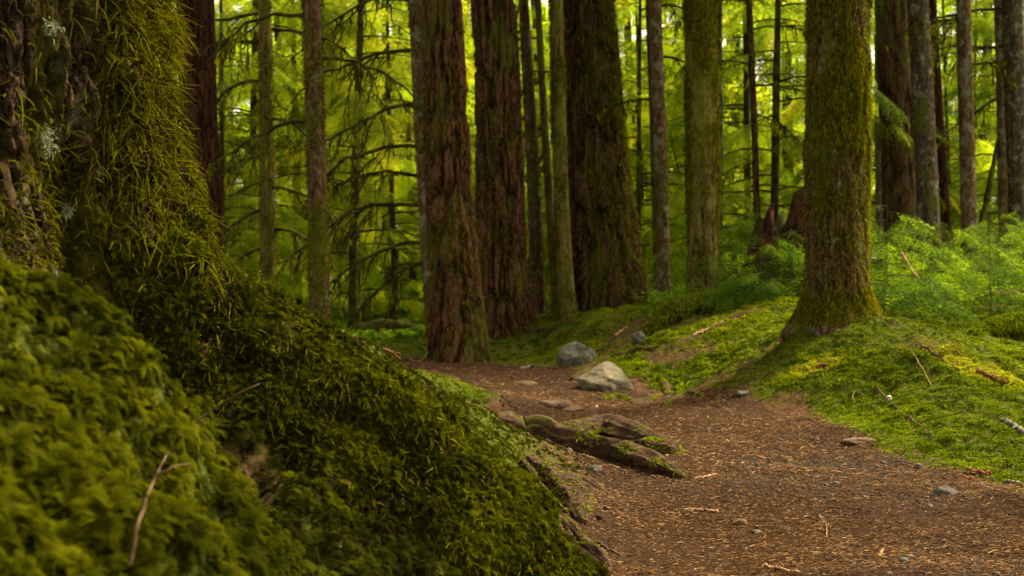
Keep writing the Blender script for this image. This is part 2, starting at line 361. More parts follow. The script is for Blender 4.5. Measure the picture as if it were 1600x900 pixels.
def mossmask(x, y):
    s = -pathsd(x, y) + n2(x, y, 1.7, 3, 21) * .30 + n2(x, y, 7, 2, 22) * .12
    m = sst(.02, .20, s)
    dirt = sst(.62, .30, np.hypot((x - .25) / 1.0, (y - 4.3) / 1.25))     # bare slope among the roots
    bank = sst(1.15, .35, np.hypot((x - 1.2) / .75, (y - 8.1) / .8)) * sst(-.15, .3, n2(x, y, 2.3, 3, 31))
    m = m * (1 - .55 * dirt * sst(-.02, .22, x)) * (1 - .85 * bank) * (1 - .75 * sst(.22, .42, n2(x, y, 1.5, 3, 37)) * (x > .5))
    m = m * (1 - .93 * sst(1.25, .6, np.hypot((x + .535 - (y - 2.05) * .25) / .10, (y - 2.05) / .24)))      # the dark hollow between the buttresses
    return np.clip(m, 0, 1)
def ax(parts):
    out = []
    for a, b, s in parts: out.append(np.arange(a, b, s))
    return np.concatenate(out)
gx = ax([(-300, -60, 12), (-60, -16, 2), (-16, -4, .5), (-4, -1.2, .1), (-1.2, 3.4, .035), (3.4, 7, .1), (7, 16, .5), (16, 60, 2), (60, 301, 12)])
gy = ax([(-300, -60, 12), (-60, -8, 2), (-8, 0, .4), (0, .8, .1), (.8, 9, .035), (9, 15, .07), (15, 26, .3), (26, 60, 2), (60, 301, 12)])
X, Y = np.meshgrid(gx, gy); Z = ground(X, Y)
a, b = len(gx), len(gy)
idx = (np.arange(b - 1)[:, None] * a + np.arange(a - 1)[None])
Q = np.stack([idx, idx + 1, idx + a + 1, idx + a], -1).reshape(-1, 4)
go = mesh('ground', np.stack([X.ravel(), Y.ravel(), Z.ravel()], 1), [Q], M['ground'], smooth=True, attrs={'mossy': mossmask(X.ravel(), Y.ravel())})
tag(go, kind='structure')
# path: a sheet on the ground
ts = np.linspace(0, len(PC) - 1, 900); i = np.minimum(ts.astype(int), len(PC) - 2); f = (ts - i)[:, None]
pc = catmull(PC, 900); tg = unit(np.gradient(pc[:, :2], axis=0)); nr = np.stack([tg[:, 1], -tg[:, 0]], 1)
uu = np.linspace(-1, 1, 61)
wl = pc[:, 2] - .03 + n2(pc[:, 0], pc[:, 1], 2.2, 3, 41) * .08 + n2(pc[:, 0], pc[:, 1], 11, 2, 43) * .02
wr = pc[:, 2] - .03 + n2(pc[:, 0] + 30, pc[:, 1], 2.2, 3, 42) * .08 + n2(pc[:, 0] + 9, pc[:, 1], 11, 2, 44) * .02
ww = np.where(uu[None] < 0, wl[:, None], wr[:, None])
px = pc[:, 0, None] + nr[:, 0, None] * uu * ww; py = pc[:, 1, None] + nr[:, 1, None] * uu * ww
pz = ground(px, py) + .007 + np.abs(n2(px, py, 18, 2, 51)) * .006
idx = (np.arange(899)[:, None] * 61 + np.arange(60)[None])
po = mesh('path', np.stack([px.ravel(), py.ravel(), pz.ravel()], 1), [np.stack([idx, idx + 1, idx + 62, idx + 61], -1).reshape(-1, 4)], M['path'], smooth=True)
tag(po, kind='structure')

# ------------------------------------------------------------------ leaf templates
def quad_blades(base, dirv, nrm, L, W, droop=.0):
    """diamond blades; returns V,Q"""
    s = unit(np.cross(dirv, nrm)); n = len(base); L = np.reshape(L, (-1, 1)); W = np.reshape(W, (-1, 1))
    mid = base + dirv * L * .45; tip = base + dirv * L + np.array([0, 0, -1]) * L * droop
    V = np.stack([base, mid + s * W * .5, tip, mid - s * W * .5], 1).reshape(-1, 3)
    return V, np.arange(n * 4).reshape(-1, 4)
def spray_tmpl(rg, L=.5, nt=11, step=.028, bl=.04, bw=.013, droop=.3):
    m = MB(); t = np.linspace(.06, 1, nt)
    B, D, LL = [], [], []
    def axis(s): return np.array([s * L, 0, -droop * L * s * s])
    for k, s in enumerate(t):
        for sd in (-1, 1):
            ln = L * (.50 * (1 - s) ** .8 + .07) * rg.uniform(.8, 1.15); an = R(rg.uniform(42, 60))
            d = np.array([math.cos(an), sd * math.sin(an), -.18 - droop * s]); d /= np.linalg.norm(d)
            for q in np.arange(.01, ln, step):
                p = axis(s) + d * q + np.array([0, 0, -.25 * q * q / max(ln, .05)])
                for s2 in (-1, 1):
                    e = R(38) * s2; dd = np.array([d[0] * math.cos(e) - d[1] * math.sin(e), d[0] * math.sin(e) + d[1] * math.cos(e), d[2] + rg.uniform(-.25, .15)])
                    B.append(p); D.append(dd / np.linalg.norm(dd)); LL.append(bl * rg.uniform(.7, 1.2))
    B, D = np.array(B), np.array(D); V, Q = quad_blades(B, D, unit(np.array([0, 0, 1.]) + rg.randn(len(B), 3) * .25), np.array(LL), np.full(len(B), bw))
    m.add(V, Q, a=np.repeat(rg.rand(len(B)), 4)); return m.arrays()
rg = np.random.RandomState(3)
SPRAY = [spray_tmpl(rg) for _ in range(3)]
SPRAY_FAR = [spray_tmpl(rg, .55, 7, .06, .085, .032, .35) for _ in range(3)]
SPRAY_FINE = [spray_tmpl(rg, .30, 6, .036, .030, .018, .22) for _ in range(3)]

def conifer(rg, h=11.0, r=2.3, z0=.7, nb=46, sprays=SPRAY, ssc=1.0, dens=1.0, droop=.35, trunk_r=.11, lr=1.0):
    """returns (trunk+limb MB, leaf MB) for a tree with branches down to the ground"""
    wd, lf = MB(), MB()
    hh = np.linspace(-.4, h, 26); tp = np.stack([np.sin(hh * .4 + rg.rand() * 6) * .06, np.cos(hh * .5) * .05, hh], 1)
    V, Q = tube(tp, trunk_r * .6 * (1 - hh / h * .93).clip(.05, 1.2), 8, wob=.25, wf=6); wd.add(V, Q)
    pos, Dx, Up, sc = [], [], [], []
    for k in range(nb):
        u = (k + rg.rand()) / nb; z = z0 + (h - z0 - .3) * u ** 1.05; ln = r * (1 - u) ** .7 * rg.uniform(.65, 1.15) + .25
        a = rg.uniform(0, 2 * np.pi); d = np.array([math.cos(a), math.sin(a), 0]); s = np.linspace(0, 1, 9)
        bp = np.array([0, 0, z]) + d * (s * ln)[:, None] + np.array([0, 0, 1.]) * (.12 * ln * s - droop * ln * s ** 2)[:, None]
        bp += rg.randn(9, 3) * .02 * ln * s[:, None]
        V, Q = tube(bp, lr * (.004 + .006 * ln) * (1 - s * .85), 4); wd.add(V, Q)
        tg = unit(np.gradient(bp, axis=0)); n = max(3, int(ln * 7.5 * dens))
        for q in range(n):
            t = .18 + .82 * (q + rg.rand()) / n; j = min(int(t * 8), 7); p = bp[j] + (bp[j + 1] - bp[j]) * (t * 8 - j)
            sd = -1 if q % 2 else 1; e = R(rg.uniform(25, 65)) * sd * (1.15 - t)
            v = tg[j]; dd = np.array([v[0] * math.cos(e) - v[1] * math.sin(e), v[0] * math.sin(e) + v[1] * math.cos(e), v[2] - rg.uniform(0, .35)])
            pos.append(p); Dx.append(dd); Up.append(np.array([0, 0, 1.]) + rg.randn(3) * .15); sc.append(ssc * rg.uniform(.6, 1.2) * (1.1 - .45 * t))
    pos, Dx, Up, sc = map(np.array, (pos, Dx, Up, sc)); Dx = unit(Dx)
    y = unit(np.cross(Up, Dx)); z = np.cross(Dx, y); MM = np.stack([Dx, y, z], 2); pick = rg.randint(0, 3, len(pos)); rn = rg.rand(len(pos))
    for k in range(3):
        s = pick == k
        if s.any():
            V, Q, A = bake(sprays[k], pos[s], MM[s], sc[s], rn[s]); lf.add(V, Q, a=A)
    return wd, lf

# ------------------------------------------------------------------ far wood (one mass beyond the trees, all round)
NL = 175000
ang = np.where(rs.rand(NL) < .62, rs.normal(90, 26, NL), rs.rand(NL) * 360) * np.pi / 180
rad = rs.uniform(38, 60, NL); hz = rs.rand(NL) ** .85 * 17
fx, fy = rad * np.cos(ang), rad * np.sin(ang)
cl = noise(np.stack([fx * .35, fy * .35, hz * .4], 1), 5) + .5 * noise(np.stack([fx * 1.1, fy * 1.1, hz * 1.3], 1), 6)
keep = cl > -.12 + hz * .030; fx, fy, hz, cl = fx[keep], fy[keep], hz[keep], cl[keep]; n = len(fx)
base = np.stack([fx, fy, hz + ground(fx, fy)], 1)
V, Q = quad_blades(base, unit(rnd_dir(n) * [1, 1, .7]), rnd_dir(n), rs.uniform(.3, .75, n), rs.uniform(.16, .4, n), .2)
m = MB(); m.add(V, Q, a=np.repeat(np.clip(.5 + cl * .45 + rs.randn(n) * .15, 0, 1), 4))
o = m.build('far_wood', M['far_wood']); tag(o, 'bright mass of distant forest foliage closing the view between the trunks', 'woodland', kind='stuff')

# ------------------------------------------------------------------ understory conifers behind the trunks
variants = []
for k in range(5):
    g_ = np.random.RandomState(40 + k); far = k >= 3
    wd, lf = conifer(g_, h=[9.5, 12, 8, 13, 11][k], r=[2.1, 2.5, 2.2, 2.8, 2.5][k], z0=[.5, 1.2, .4, .8, 1.5][k], nb=[44, 48, 40, 40, 36][k],
                     sprays=SPRAY_FAR if far else SPRAY, ssc=1.35 if far else 1.2, dens=.8 if far else .8, droop=[.35, .45, .3, .4, .5][k], trunk_r=[.10, .13, .08, .16, .15][k])
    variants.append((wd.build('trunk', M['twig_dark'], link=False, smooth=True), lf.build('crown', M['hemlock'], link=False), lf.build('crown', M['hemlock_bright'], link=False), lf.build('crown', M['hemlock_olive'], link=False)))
def understory(px, d, k, bright, label, group=None, sc=1.0, cat='tree', name='hemlock_tree'):
    x = (px - 800) / F * d; z = gz(x, d)
    o = empty(name, (x, d, z - .05)); tag(o, label, cat, group)
    o.rotation_euler = (0, 0, rs.rand() * 6.28); o.scale = (sc,) * 3
    from_mesh('trunk', variants[k][0], o); from_mesh('crown', variants[k][1 + bright], o)
    return o
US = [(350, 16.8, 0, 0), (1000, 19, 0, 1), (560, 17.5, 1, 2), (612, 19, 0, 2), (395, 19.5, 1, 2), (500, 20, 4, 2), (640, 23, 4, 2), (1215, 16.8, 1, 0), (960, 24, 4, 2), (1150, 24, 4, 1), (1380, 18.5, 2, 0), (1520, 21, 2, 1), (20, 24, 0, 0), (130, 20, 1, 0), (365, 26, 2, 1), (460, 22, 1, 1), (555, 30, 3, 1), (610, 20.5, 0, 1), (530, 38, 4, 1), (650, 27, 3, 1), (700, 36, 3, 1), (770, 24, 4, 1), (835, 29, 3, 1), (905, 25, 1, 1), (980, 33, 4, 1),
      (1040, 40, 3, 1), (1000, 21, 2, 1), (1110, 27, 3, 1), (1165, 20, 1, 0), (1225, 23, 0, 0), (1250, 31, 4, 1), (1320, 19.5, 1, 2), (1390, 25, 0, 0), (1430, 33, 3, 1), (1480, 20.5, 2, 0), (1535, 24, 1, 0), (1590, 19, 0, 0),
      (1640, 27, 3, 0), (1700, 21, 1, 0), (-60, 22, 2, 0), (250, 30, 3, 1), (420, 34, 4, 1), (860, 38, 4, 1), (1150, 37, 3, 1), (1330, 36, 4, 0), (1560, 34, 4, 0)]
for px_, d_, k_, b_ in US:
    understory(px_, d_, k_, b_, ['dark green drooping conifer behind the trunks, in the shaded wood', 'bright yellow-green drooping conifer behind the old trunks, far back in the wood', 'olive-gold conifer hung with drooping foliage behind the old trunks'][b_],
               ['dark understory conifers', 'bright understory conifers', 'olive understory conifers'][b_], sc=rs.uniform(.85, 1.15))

# broad-leaved bright shrubs/trees
def maple_mesh(rg, h=5.0, r=1.6, n=2600):
    wd, lf = MB(), MB(); B, D = [], []
    for k in range(5):
        a = rg.rand() * 6.28; s = np.linspace(0, 1, 10)[:, None]
        top = np.array([math.cos(a) * r * .8, math.sin(a) * r * .8, h * rg.uniform(.7, 1)])
        pth = s * top * np.array([1, 1, 1]) + np.array([0, 0, .0]); pth[:, :2] *= s
        V, Q = tube(pth, .03 * (1.1 - s[:, 0]), 5); wd.add(V, Q)
    c = np.stack([rg.randn(60) * r * .5, rg.randn(60) * r * .5, rg.uniform(.25, 1, 60) * h], 1)
    p = c[rg.randint(0, 60, n)] + rg.randn(n, 3) * [.30, .30, .08]
    V, Q = quad_blades(p, unit(rg.randn(n, 3) * [1, 1, .35]), unit(rg.randn(n, 3) * .4 + [0, 0, 1]), rg.uniform(.09, .17, n), rg.uniform(.08, .13, n), .15)
    lf.add(V, Q, a=np.repeat(rg.rand(n), 4)); return wd, lf
mv = []
for k in range(2):
    wd, lf = maple_mesh(np.random.RandomState(80 + k), 6.5 - k, 1.7, 5200); mv.append((wd.build('trunk', M['twig_dark'], link=False), lf.build('crown', M['maple'], link=False)))
for q, (px_, d_, s_, lb) in enumerate([(1080, 22, 1.0, 'glowing yellow-green broadleaf tree between the pale mossy trunk and its thin brown neighbour'), (1045, 28, 1.1, 'farther glowing broadleaf tree seen left of the pale mossy trunk'), (560, 24, .9, 'bright broadleaf tree in the gap left of the twin red trunks'),
      (1460, 23, .7, 'bright broadleaf shrub glowing low between the right-hand trunks'), (505, 30, 1.1, 'bright broadleaf tree just right of the slim brown trunk near the mossy buttress'), (1195, 26, .9, 'pale broadleaf tree behind the thin dead pole'),
      (370, 20, .8, 'bright broadleaf tree behind the tangle of bare mossy branches'), (830, 27, .9, 'bright broadleaf tree showing in slits between the big trunks')]):
    x = (px_ - 800) / F * d_; o = empty('broadleaf_tree', (x, d_, gz(x, d_) - .05)); tag(o, lb, 'tree', 'bright broadleaf trees'); o.scale = (s_,) * 3; o.rotation_euler = (0, 0, q)
    from_mesh('trunk', mv[q % 2][0], o); from_mesh('crown', mv[q % 2][1], o)

# ------------------------------------------------------------------ canopy crowns for the tall trees (above the frame)
def canopy_mesh(rg, z0, z1, r, n):
    lf = MB(); u = rg.rand(n); z = z0 + (z1 - z0) * u; a = rg.rand(n) * 6.28; rr = r * (1 - u * .75) * np.sqrt(rg.rand(n))
    p = np.stack([rr * np.cos(a), rr * np.sin(a), z - rr * .25], 1); k = noise(p * 1.1, 3) > -.25; p = p[k]; n = len(p)
    V, Q = quad_blades(p, unit(rg.randn(n, 3) * [1, 1, .3]), unit(rg.randn(n, 3) * .5 + [0, 0, 1]), rg.uniform(.25, .5, n), rg.uniform(.12, .25, n), .2)
    lf.add(V, Q, a=np.repeat(rg.rand(n), 4)); return lf.build('crown', M['canopy'], link=False)
CAN = [canopy_mesh(np.random.RandomState(90), 7.5, 15, 3.4, 2600), canopy_mesh(np.random.RandomState(91), 9, 17, 3.0, 1900), canopy_mesh(np.random.RandomState(92), 7, 12, 2.2, 700)]
CAN_SHADE = canopy_mesh(np.random.RandomState(93), 5.5, 13, 6.0, 9500)  # near tree's crown, made oversized to dim the foreground from above

# ------------------------------------------------------------------ trunks
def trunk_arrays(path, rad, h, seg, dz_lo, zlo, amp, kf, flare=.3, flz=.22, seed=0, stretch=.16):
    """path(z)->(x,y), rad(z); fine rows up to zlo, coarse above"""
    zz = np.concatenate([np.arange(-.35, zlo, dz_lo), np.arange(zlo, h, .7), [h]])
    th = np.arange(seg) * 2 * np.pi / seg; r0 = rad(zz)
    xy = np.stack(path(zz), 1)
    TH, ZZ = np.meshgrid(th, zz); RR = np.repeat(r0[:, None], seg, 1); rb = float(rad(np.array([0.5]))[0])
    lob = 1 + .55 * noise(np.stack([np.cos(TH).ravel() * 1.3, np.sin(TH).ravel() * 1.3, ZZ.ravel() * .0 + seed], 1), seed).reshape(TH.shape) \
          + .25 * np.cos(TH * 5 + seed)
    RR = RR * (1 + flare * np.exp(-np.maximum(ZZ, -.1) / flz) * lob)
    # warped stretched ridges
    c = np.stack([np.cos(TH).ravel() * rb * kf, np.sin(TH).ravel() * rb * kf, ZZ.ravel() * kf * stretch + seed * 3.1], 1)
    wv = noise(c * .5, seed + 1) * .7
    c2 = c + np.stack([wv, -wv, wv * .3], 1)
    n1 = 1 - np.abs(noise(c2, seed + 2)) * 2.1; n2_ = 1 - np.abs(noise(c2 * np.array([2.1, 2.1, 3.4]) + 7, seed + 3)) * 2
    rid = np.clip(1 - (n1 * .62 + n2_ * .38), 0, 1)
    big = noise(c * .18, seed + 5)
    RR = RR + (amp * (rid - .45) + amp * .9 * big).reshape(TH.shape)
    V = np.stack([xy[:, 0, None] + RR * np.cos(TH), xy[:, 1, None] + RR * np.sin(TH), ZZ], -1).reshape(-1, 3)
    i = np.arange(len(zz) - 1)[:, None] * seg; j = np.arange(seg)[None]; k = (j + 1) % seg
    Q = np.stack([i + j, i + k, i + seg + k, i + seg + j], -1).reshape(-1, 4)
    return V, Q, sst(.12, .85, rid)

def dead_branch(start, az, ln, rise, droop, r0, seed, twigs=6, parent=None, moss=60, mat='twig_dark'):
    g = np.random.RandomState(seed); s = np.linspace(0, 1, 16); m = MB()
    d = np.array([math.cos(az), math.sin(az), 0]); sd = np.array([-d[1], d[0], 0])
    wob = np.cumsum(g.randn(16)) * .040 * ln
    bp = start + d * (s * ln)[:, None] + sd * (wob * s)[:, None] + np.array([0, 0, 1.]) * (rise * ln * s - droop * ln * s ** 2 + np.cumsum(g.randn(16)) * .028 * ln * s)[:, None]
    V, Q = tube(bp, r0 * (1 - .8 * s) + .003, 6, wob=.5, wf=30); m.add(V, Q); allp = [bp]
    for k in range(twigs):
        j = g.randint(3, 14); l2 = ln * g.uniform(.18, .5) * (1.2 - j / 16); e = g.choice([-1, 1]) * R(g.uniform(25, 75)); v = unit(bp[j + 1] - bp[j])
        v = np.array([v[0] * math.cos(e) - v[1] * math.sin(e), v[0] * math.sin(e) + v[1] * math.cos(e), v[2] + g.uniform(-.9, .25)]); v = unit(v)
        t = np.linspace(0, 1, 9); q = bp[j] + v * (t * l2)[:, None] + np.array([0, 0, -1.]) * (.45 * l2 * t ** 2)[:, None] + np.cumsum(g.randn(9, 3), 0) * .045 * l2
        V, Q = tube(q, r0 * .45 * (1 - .8 * t) + .002, 5, wob=.5, wf=30); m.add(V, Q); allp.append(q)
        if l2 > .35:
            for _ in range(2):
                j2 = g.randint(2, 7); v2 = unit(v + g.randn(3) * .6 + [0, 0, -.4]); t2 = np.linspace(0, 1, 6)
                q2 = q[j2] + v2 * (t2 * l2 * .45)[:, None] - np.array([0, 0, .3 * l2])[None] * (t2 ** 2)[:, None]
                V, Q = tube(q2, r0 * .25 * (1 - .7 * t2) + .0015, 4); m.add(V, Q); allp.append(q2)
    o = m.build('branch', M[mat], parent, smooth=True)
    if moss:
        ap = np.concatenate(allp); k = g.randint(0, len(ap), moss); b = ap[k] + g.randn(moss, 3) * .01
        L = g.uniform(.04, .20, moss) * g.uniform(.5, 1, moss)
        V, Q = quad_blades(b, unit(g.randn(moss, 3) * .25 + [0, 0, -1]), g.randn(moss, 3), L, g.uniform(.012, .03, moss))
        mm = MB(); mm.add(V, Q, a=np.repeat(g.rand(moss), 4)); tag(mm.build('hanging_moss', M['moss_trunk'], o), kind='stuff')
    return o
def live_branch(start, az, ln, parent, seed, sprays=SPRAY, mat='hemlock', droop=.4, dens=8, ssc=1.0):
    g = np.random.RandomState(seed); s = np.linspace(0, 1, 12); d = np.array([math.cos(az), math.sin(az), 0])
    bp = start + d * (s * ln)[:, None] + np.array([0, 0, 1.]) * (.1 * ln * s - droop * ln * s ** 2)[:, None] + g.randn(12, 3) * .015 * ln * s[:, None]
    m = MB(); V, Q = tube(bp, (.008 + .008 * ln) * (1 - s * .85), 5); m.add(V, Q)
    o = m.build('branch', M['twig_dark'], parent, smooth=True); n = int(ln * dens); j = np.clip((np.linspace(.12, .99, n) * 11).astype(int), 0, 10)
    tg = unit(np.gradient(bp, axis=0))[j]; sd = np.where(np.arange(n) % 2, 1, -1) * R(1) * g.uniform(20, 70, n)
    D = unit(np.stack([tg[:, 0] * np.cos(sd) - tg[:, 1] * np.sin(sd), tg[:, 0] * np.sin(sd) + tg[:, 1] * np.cos(sd), tg[:, 2] - g.uniform(0, .4, n)], 1))
    Up = np.array([0, 0, 1.]) + g.randn(n, 3) * .15; y = unit(np.cross(Up, D)); MM = np.stack([D, y, np.cross(D, y)], 2)
    lf = MB(); pk = g.randint(0, 3, n)
    for k in range(3):
        q = pk == k
        if q.any():
            V, Q, A = bake(sprays[k], bp[j][q] + g.randn(q.sum(), 3) * .02, MM[q], ssc * g.uniform(.6, 1.1, q.sum()), g.rand(q.sum())); lf.add(V, Q, a=A)
    lf.build('foliage', M[mat], o); return o

def strand_batch(base, nrm, L, W, rn, droop=1.0, nseg=4, kind='ribbon'):
    """curled strands leaving along nrm and bending down; W half width"""
    n = len(base); t = np.linspace(0, 1, nseg + 1); side = unit(np.cross(nrm, rnd_dir(n))); d0 = unit(nrm * .75 + rnd_dir(n) * .45 + np.array([0, 0, .1]))
    curl = side * rs.uniform(-.85, .85, (n, 1)); Lc = L[:, None, None]
    ctr = base[:, None] + d0[:, None] * (t * (1 - .35 * t))[None, :, None] * Lc + np.array([0, 0, -1.]) * (t ** 2)[None, :, None] * Lc * np.reshape(droop, (-1, 1, 1)) * .75 + curl[:, None] * (t ** 2)[None, :, None] * Lc
    wd = (W[:, None] * (1 - .75 * t ** 2)[None])[..., None]
    if kind == 'ribbon':
        sv = unit(np.cross(d0, rnd_dir(n)))[:, None] * wd
        V = np.stack([ctr - sv, ctr + sv], 2).reshape(-1, 3); k = 2
        b = (np.arange(n) * (nseg + 1) * 2)[:, None] + (np.arange(nseg) * 2)[None]
        Q = np.stack([b, b + 1, b + 3, b + 2], -1).reshape(-1, 4)
    else:
        u1 = unit(np.cross(d0, rnd_dir(n))); u2 = np.cross(unit(d0), u1); k = 3; rings = []
        for q in range(3):
            an = q * 2 * np.pi / 3; rings.append(ctr + (u1 * math.cos(an) + u2 * math.sin(an))[:, None] * wd)
        V = np.stack(rings, 2).reshape(-1, 3); b = (np.arange(n) * (nseg + 1) * 3)[:, None, None] + (np.arange(nseg) * 3)[None, :, None]; j = np.arange(3)[None, None]; j2 = (j + 1) % 3
        Q = np.stack([b + j, b + j2, b + 3 + j2, b + 3 + j], -1).reshape(-1, 4)
    a = np.repeat(rn, (nseg + 1) * k) * .62 + np.tile(np.repeat(t, k), n) * .38
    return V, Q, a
def sample_quads(V, Q, n, want=None):
    a, b, c, d = (V[Q[:, i]] for i in range(4)); nn = np.cross(c - a, d - b); ar = np.linalg.norm(nn, axis=1) * .5; nn = unit(nn)
    cen = (a + b + c + d) / 4; wgt = ar * (want(cen, nn) if want else 1); k = rs.choice(len(Q), n, p=wgt / wgt.sum()); u, v = rs.rand(n, 1), rs.rand(n, 1)
    return (a[k] * (1 - u) + b[k] * u) * (1 - v) + (d[k] * (1 - u) + c[k] * u) * v, nn[k]

def trunk_tree(label, xt, xb, yb, wt, wb, d, mat, kf=16, amp=.02, seg=64, moss=0, flare=.25, flz=.2, can=None, seed=1, group=None, name='conifer_tree', h=15, dz=.04, mossL=(.02, .05), stretch=.13, branches=(), live=(), rot_top=1.0, moss_mat='moss_trunk', mask=None):
    """xt/xb: axis across the view at the frame's top and at the base yb; wt/wb widths there"""
    x0 = (xb - 800) / F * d; x1 = (xt - 800) / F * d; g0 = gz(x0, d); zt = H + 450 / F * d - g0; lean = (x1 - x0) / max(zt, .5)
    r0, r1 = wb / F * d / 2, wt / F * d / 2
    root = empty(name, (x0, d, g0)); tag(root, label, 'tree', group)
    def path(z): zc = np.maximum(z, 0); s = np.minimum(zc, zt) + np.maximum(zc - zt, 0) * .5; return lean * s + np.sin(zc * .8 + seed) * .015 * np.minimum(zc, 1), np.sin(zc * .5 + seed) * .02
    def rad(z): return np.interp(z, [0, zt, h], [r0 / (1 + flare * .15), r1, r1 * .35])
    V, Q, rid = trunk_arrays(path, rad, h, seg, dz, zt + .4, amp, kf, flare, flz, seed, stretch)
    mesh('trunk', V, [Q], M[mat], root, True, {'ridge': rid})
    if moss:
        def want(c, nn):
            vis = (nn[:, 1] < .35) & (c[:, 2] < zt + .2) & (c[:, 2] > -.05)
            f = mask(c, nn) if mask else sst(-.25, .35, fbm(c * [5, 5, 2.2], 3, seed + 9))
            return vis * (f + .02)
        B, NN = sample_quads(V, Q, moss, want); L = rs.uniform(*mossL, moss)
        W_ = np.maximum(.0016, .00045 * d) * rs.uniform(.7, 1.4, moss)
        V2, Q2, A2 = strand_batch(B, NN, L, W_, rs.rand(moss), 1.1, 3)
        m = MB(); m.add(V2, Q2, a=A2); o = m.build('moss', M[moss_mat], root)
        tag(o, kind='stuff')
    if can is not None: from_mesh('crown', can, root, (float(path(np.array([9.]))[0][0]), 0, 0), (0, 0, seed))
    for bi, (bz, az, ln, rise, droop, br, tw) in enumerate(branches):
        zr = bz; bx, by = path(np.array([zr])); st = np.array([bx[0], by[0] if np.ndim(by) else 0, zr]) + np.array([math.cos(R(az)), math.sin(R(az)), 0]) * float(rad(np.array([zr]))[0]) * .7
        dead_branch(st, R(az), ln, rise, droop + .18, br * 1.15, seed * 31 + bi, int(tw * 1.6), root, 90)
    for bi, (bz, az, ln, sm) in enumerate(live):
        bx, by = path(np.array([bz])); st = np.array([bx[0], by[0], bz])
        live_branch(st, R(az), ln, root, seed * 57 + bi, mat=sm)
    return root
# the old trunks
trunk_tree('massive red-brown furrowed trunk standing forward of its twin, its foot right beside the path', 694, 721, 558, 46, 72, 11.6, 'bark_red', 19, .065, 150, 2600, .28, .5, CAN[0], 3, dz=.03)
trunk_tree('massive red-brown furrowed trunk just behind and right of its twin', 768, 789, 522, 61, 74, 13.3, 'bark_red', 18, .07, 150, 2600, .3, .5, CAN[1], 5, dz=.03)
trunk_tree('huge dark trunk flaring wide at its foot, thick moss down its right side', 920, 950, 484, 72, 112, 14.0, 'bark_dark', 17, .075, 150, 7000, .22, .7, CAN[0], 8, dz=.03,
           mossL=(.03, .09), mask=lambda c, nn: sst(-.1, .8, nn[:, 0]) + .35 * sst(0, .4, fbm(c * 3, 3, 4)))
trunk_tree('upright trunk coated in ragged green moss on a mossy mound, right of the path bend', 1310, 1306, 508, 82, 100, 7.9, 'bark_mossy', 26, .03, 190, 34000, .50, .16, CAN[0], 11, dz=.018, mossL=(.014, .040), moss_mat='moss_trunk',
           mask=lambda c, nn: sst(-.12, .22, fbm(c * [5, 5, 3], 3, 9)) * (sst(-.9, .1, nn[:, 0]) * .8 + .15) + .12 + sst(.22, .02, c[:, 2]) * .5)
trunk_tree('straight pale yellow-green trunk between the huge dark trunk and the mossy upright one', 1094, 1097, 466, 50, 46, 12.8, 'bark_yellow', 20, .014, 90, 8000, .12, .2, CAN[1], 13, dz=.03)
# slimmer ones
DB = lambda *a: a
trunk_tree('dark red straight trunk just behind the mossy foreground trunk', 308, 326, 540, 58, 56, 11.8, 'bark_deepred', 14, .03, 90, 0, .2, .3, CAN[2], 15, dz=.04, stretch=.06)
trunk_tree('thin pale mossy trunk behind a tangle of bare drooping branches', 411, 424, 500, 20, 26, 15.0, 'bark_yellow', 22, .01, 40, 1500, .1, .2, CAN[2], 17,
           branches=[(3.9, 200, 1.6, .1, .5, .022, 7), (3.4, 185, 1.1, .2, .9, .022, 9), (2.9, -20, 1.2, .1, .8, .02, 7), (2.4, 170, 1.0, .1, .9, .02, 9), (2.0, -30, 1.4, .0, .6, .02, 6), (1.7, 195, .9, -.2, .5, .018, 5),
                     (1.45, -10, 1.0, .1, .6, .02, 5), (4.1, 20, 1.5, .05, .4, .02, 6), (4.3, 160, 1.8, .05, .3, .02, 6), (1.2, 215, .7, -.2, .4, .016, 4)])
trunk_tree('slim brown trunk with pale lichen flecks, standing clear in the gap beyond the mossy slope', 485, 500, 517, 28, 33, 10.6, 'bark_mossy', 30, .008, 60, 1800, .12, .2, CAN[2], 19,
           branches=[(2.9, 10, 1.0, .1, .5, .014, 5), (2.3, 190, 1.1, .05, .5, .014, 5), (3.3, 170, 1.2, .1, .4, .015, 5)])
trunk_tree('slim plain brown trunk leaning against the left edge of the front red trunk', 647, 680, 545, 22, 26, 13.6, 'bark_tan', 26, .008, 50, 700, .12, .2, CAN[2], 23,
           branches=[(2.75, 175, 1.3, -.05, .3, .022, 8), (2.25, 180, 1.5, .15, .25, .022, 8), (1.9, 190, 1.2, .15, .35, .02, 7), (1.55, 178, 1.8, .1, .45, .024, 10), (1.1, 185, 1.5, .1, .55, .022, 10), (.85, 200, 1.0, .05, .9, .02, 8),
                     (3.4, 165, 1.6, .1, .3, .02, 6), (4.0, 195, 1.5, .1, .4, .02, 6)])
trunk_tree('thin moss-brown trunk just right of the rear red trunk', 818, 842, 512, 16, 24, 14.4, 'bark_mossy', 28, .008, 44, 900, .1, .2, CAN[2], 25,
           branches=[(3.6, 170, .5, .1, .3, .012, 3), (3.1, 10, .6, .1, .3, .012, 3), (2.5, 175, .5, .2, .4, .012, 3)])
trunk_tree('very thin dark leaning trunk with stubby dead branches, between red trunks and dark one', 842, 868, 496, 10, 14, 15.4, 'bark_dark', 30, .004, 30, 0, .1, .2, CAN[2], 27,
           branches=[(3.2, 200, .7, -.3, .1, .014, 3), (2.6, 190, .7, -.4, .0, .016, 3), (3.8, 170, .7, .1, .2, .014, 3), (2.0, 185, .5, .1, .3, .012, 3)])
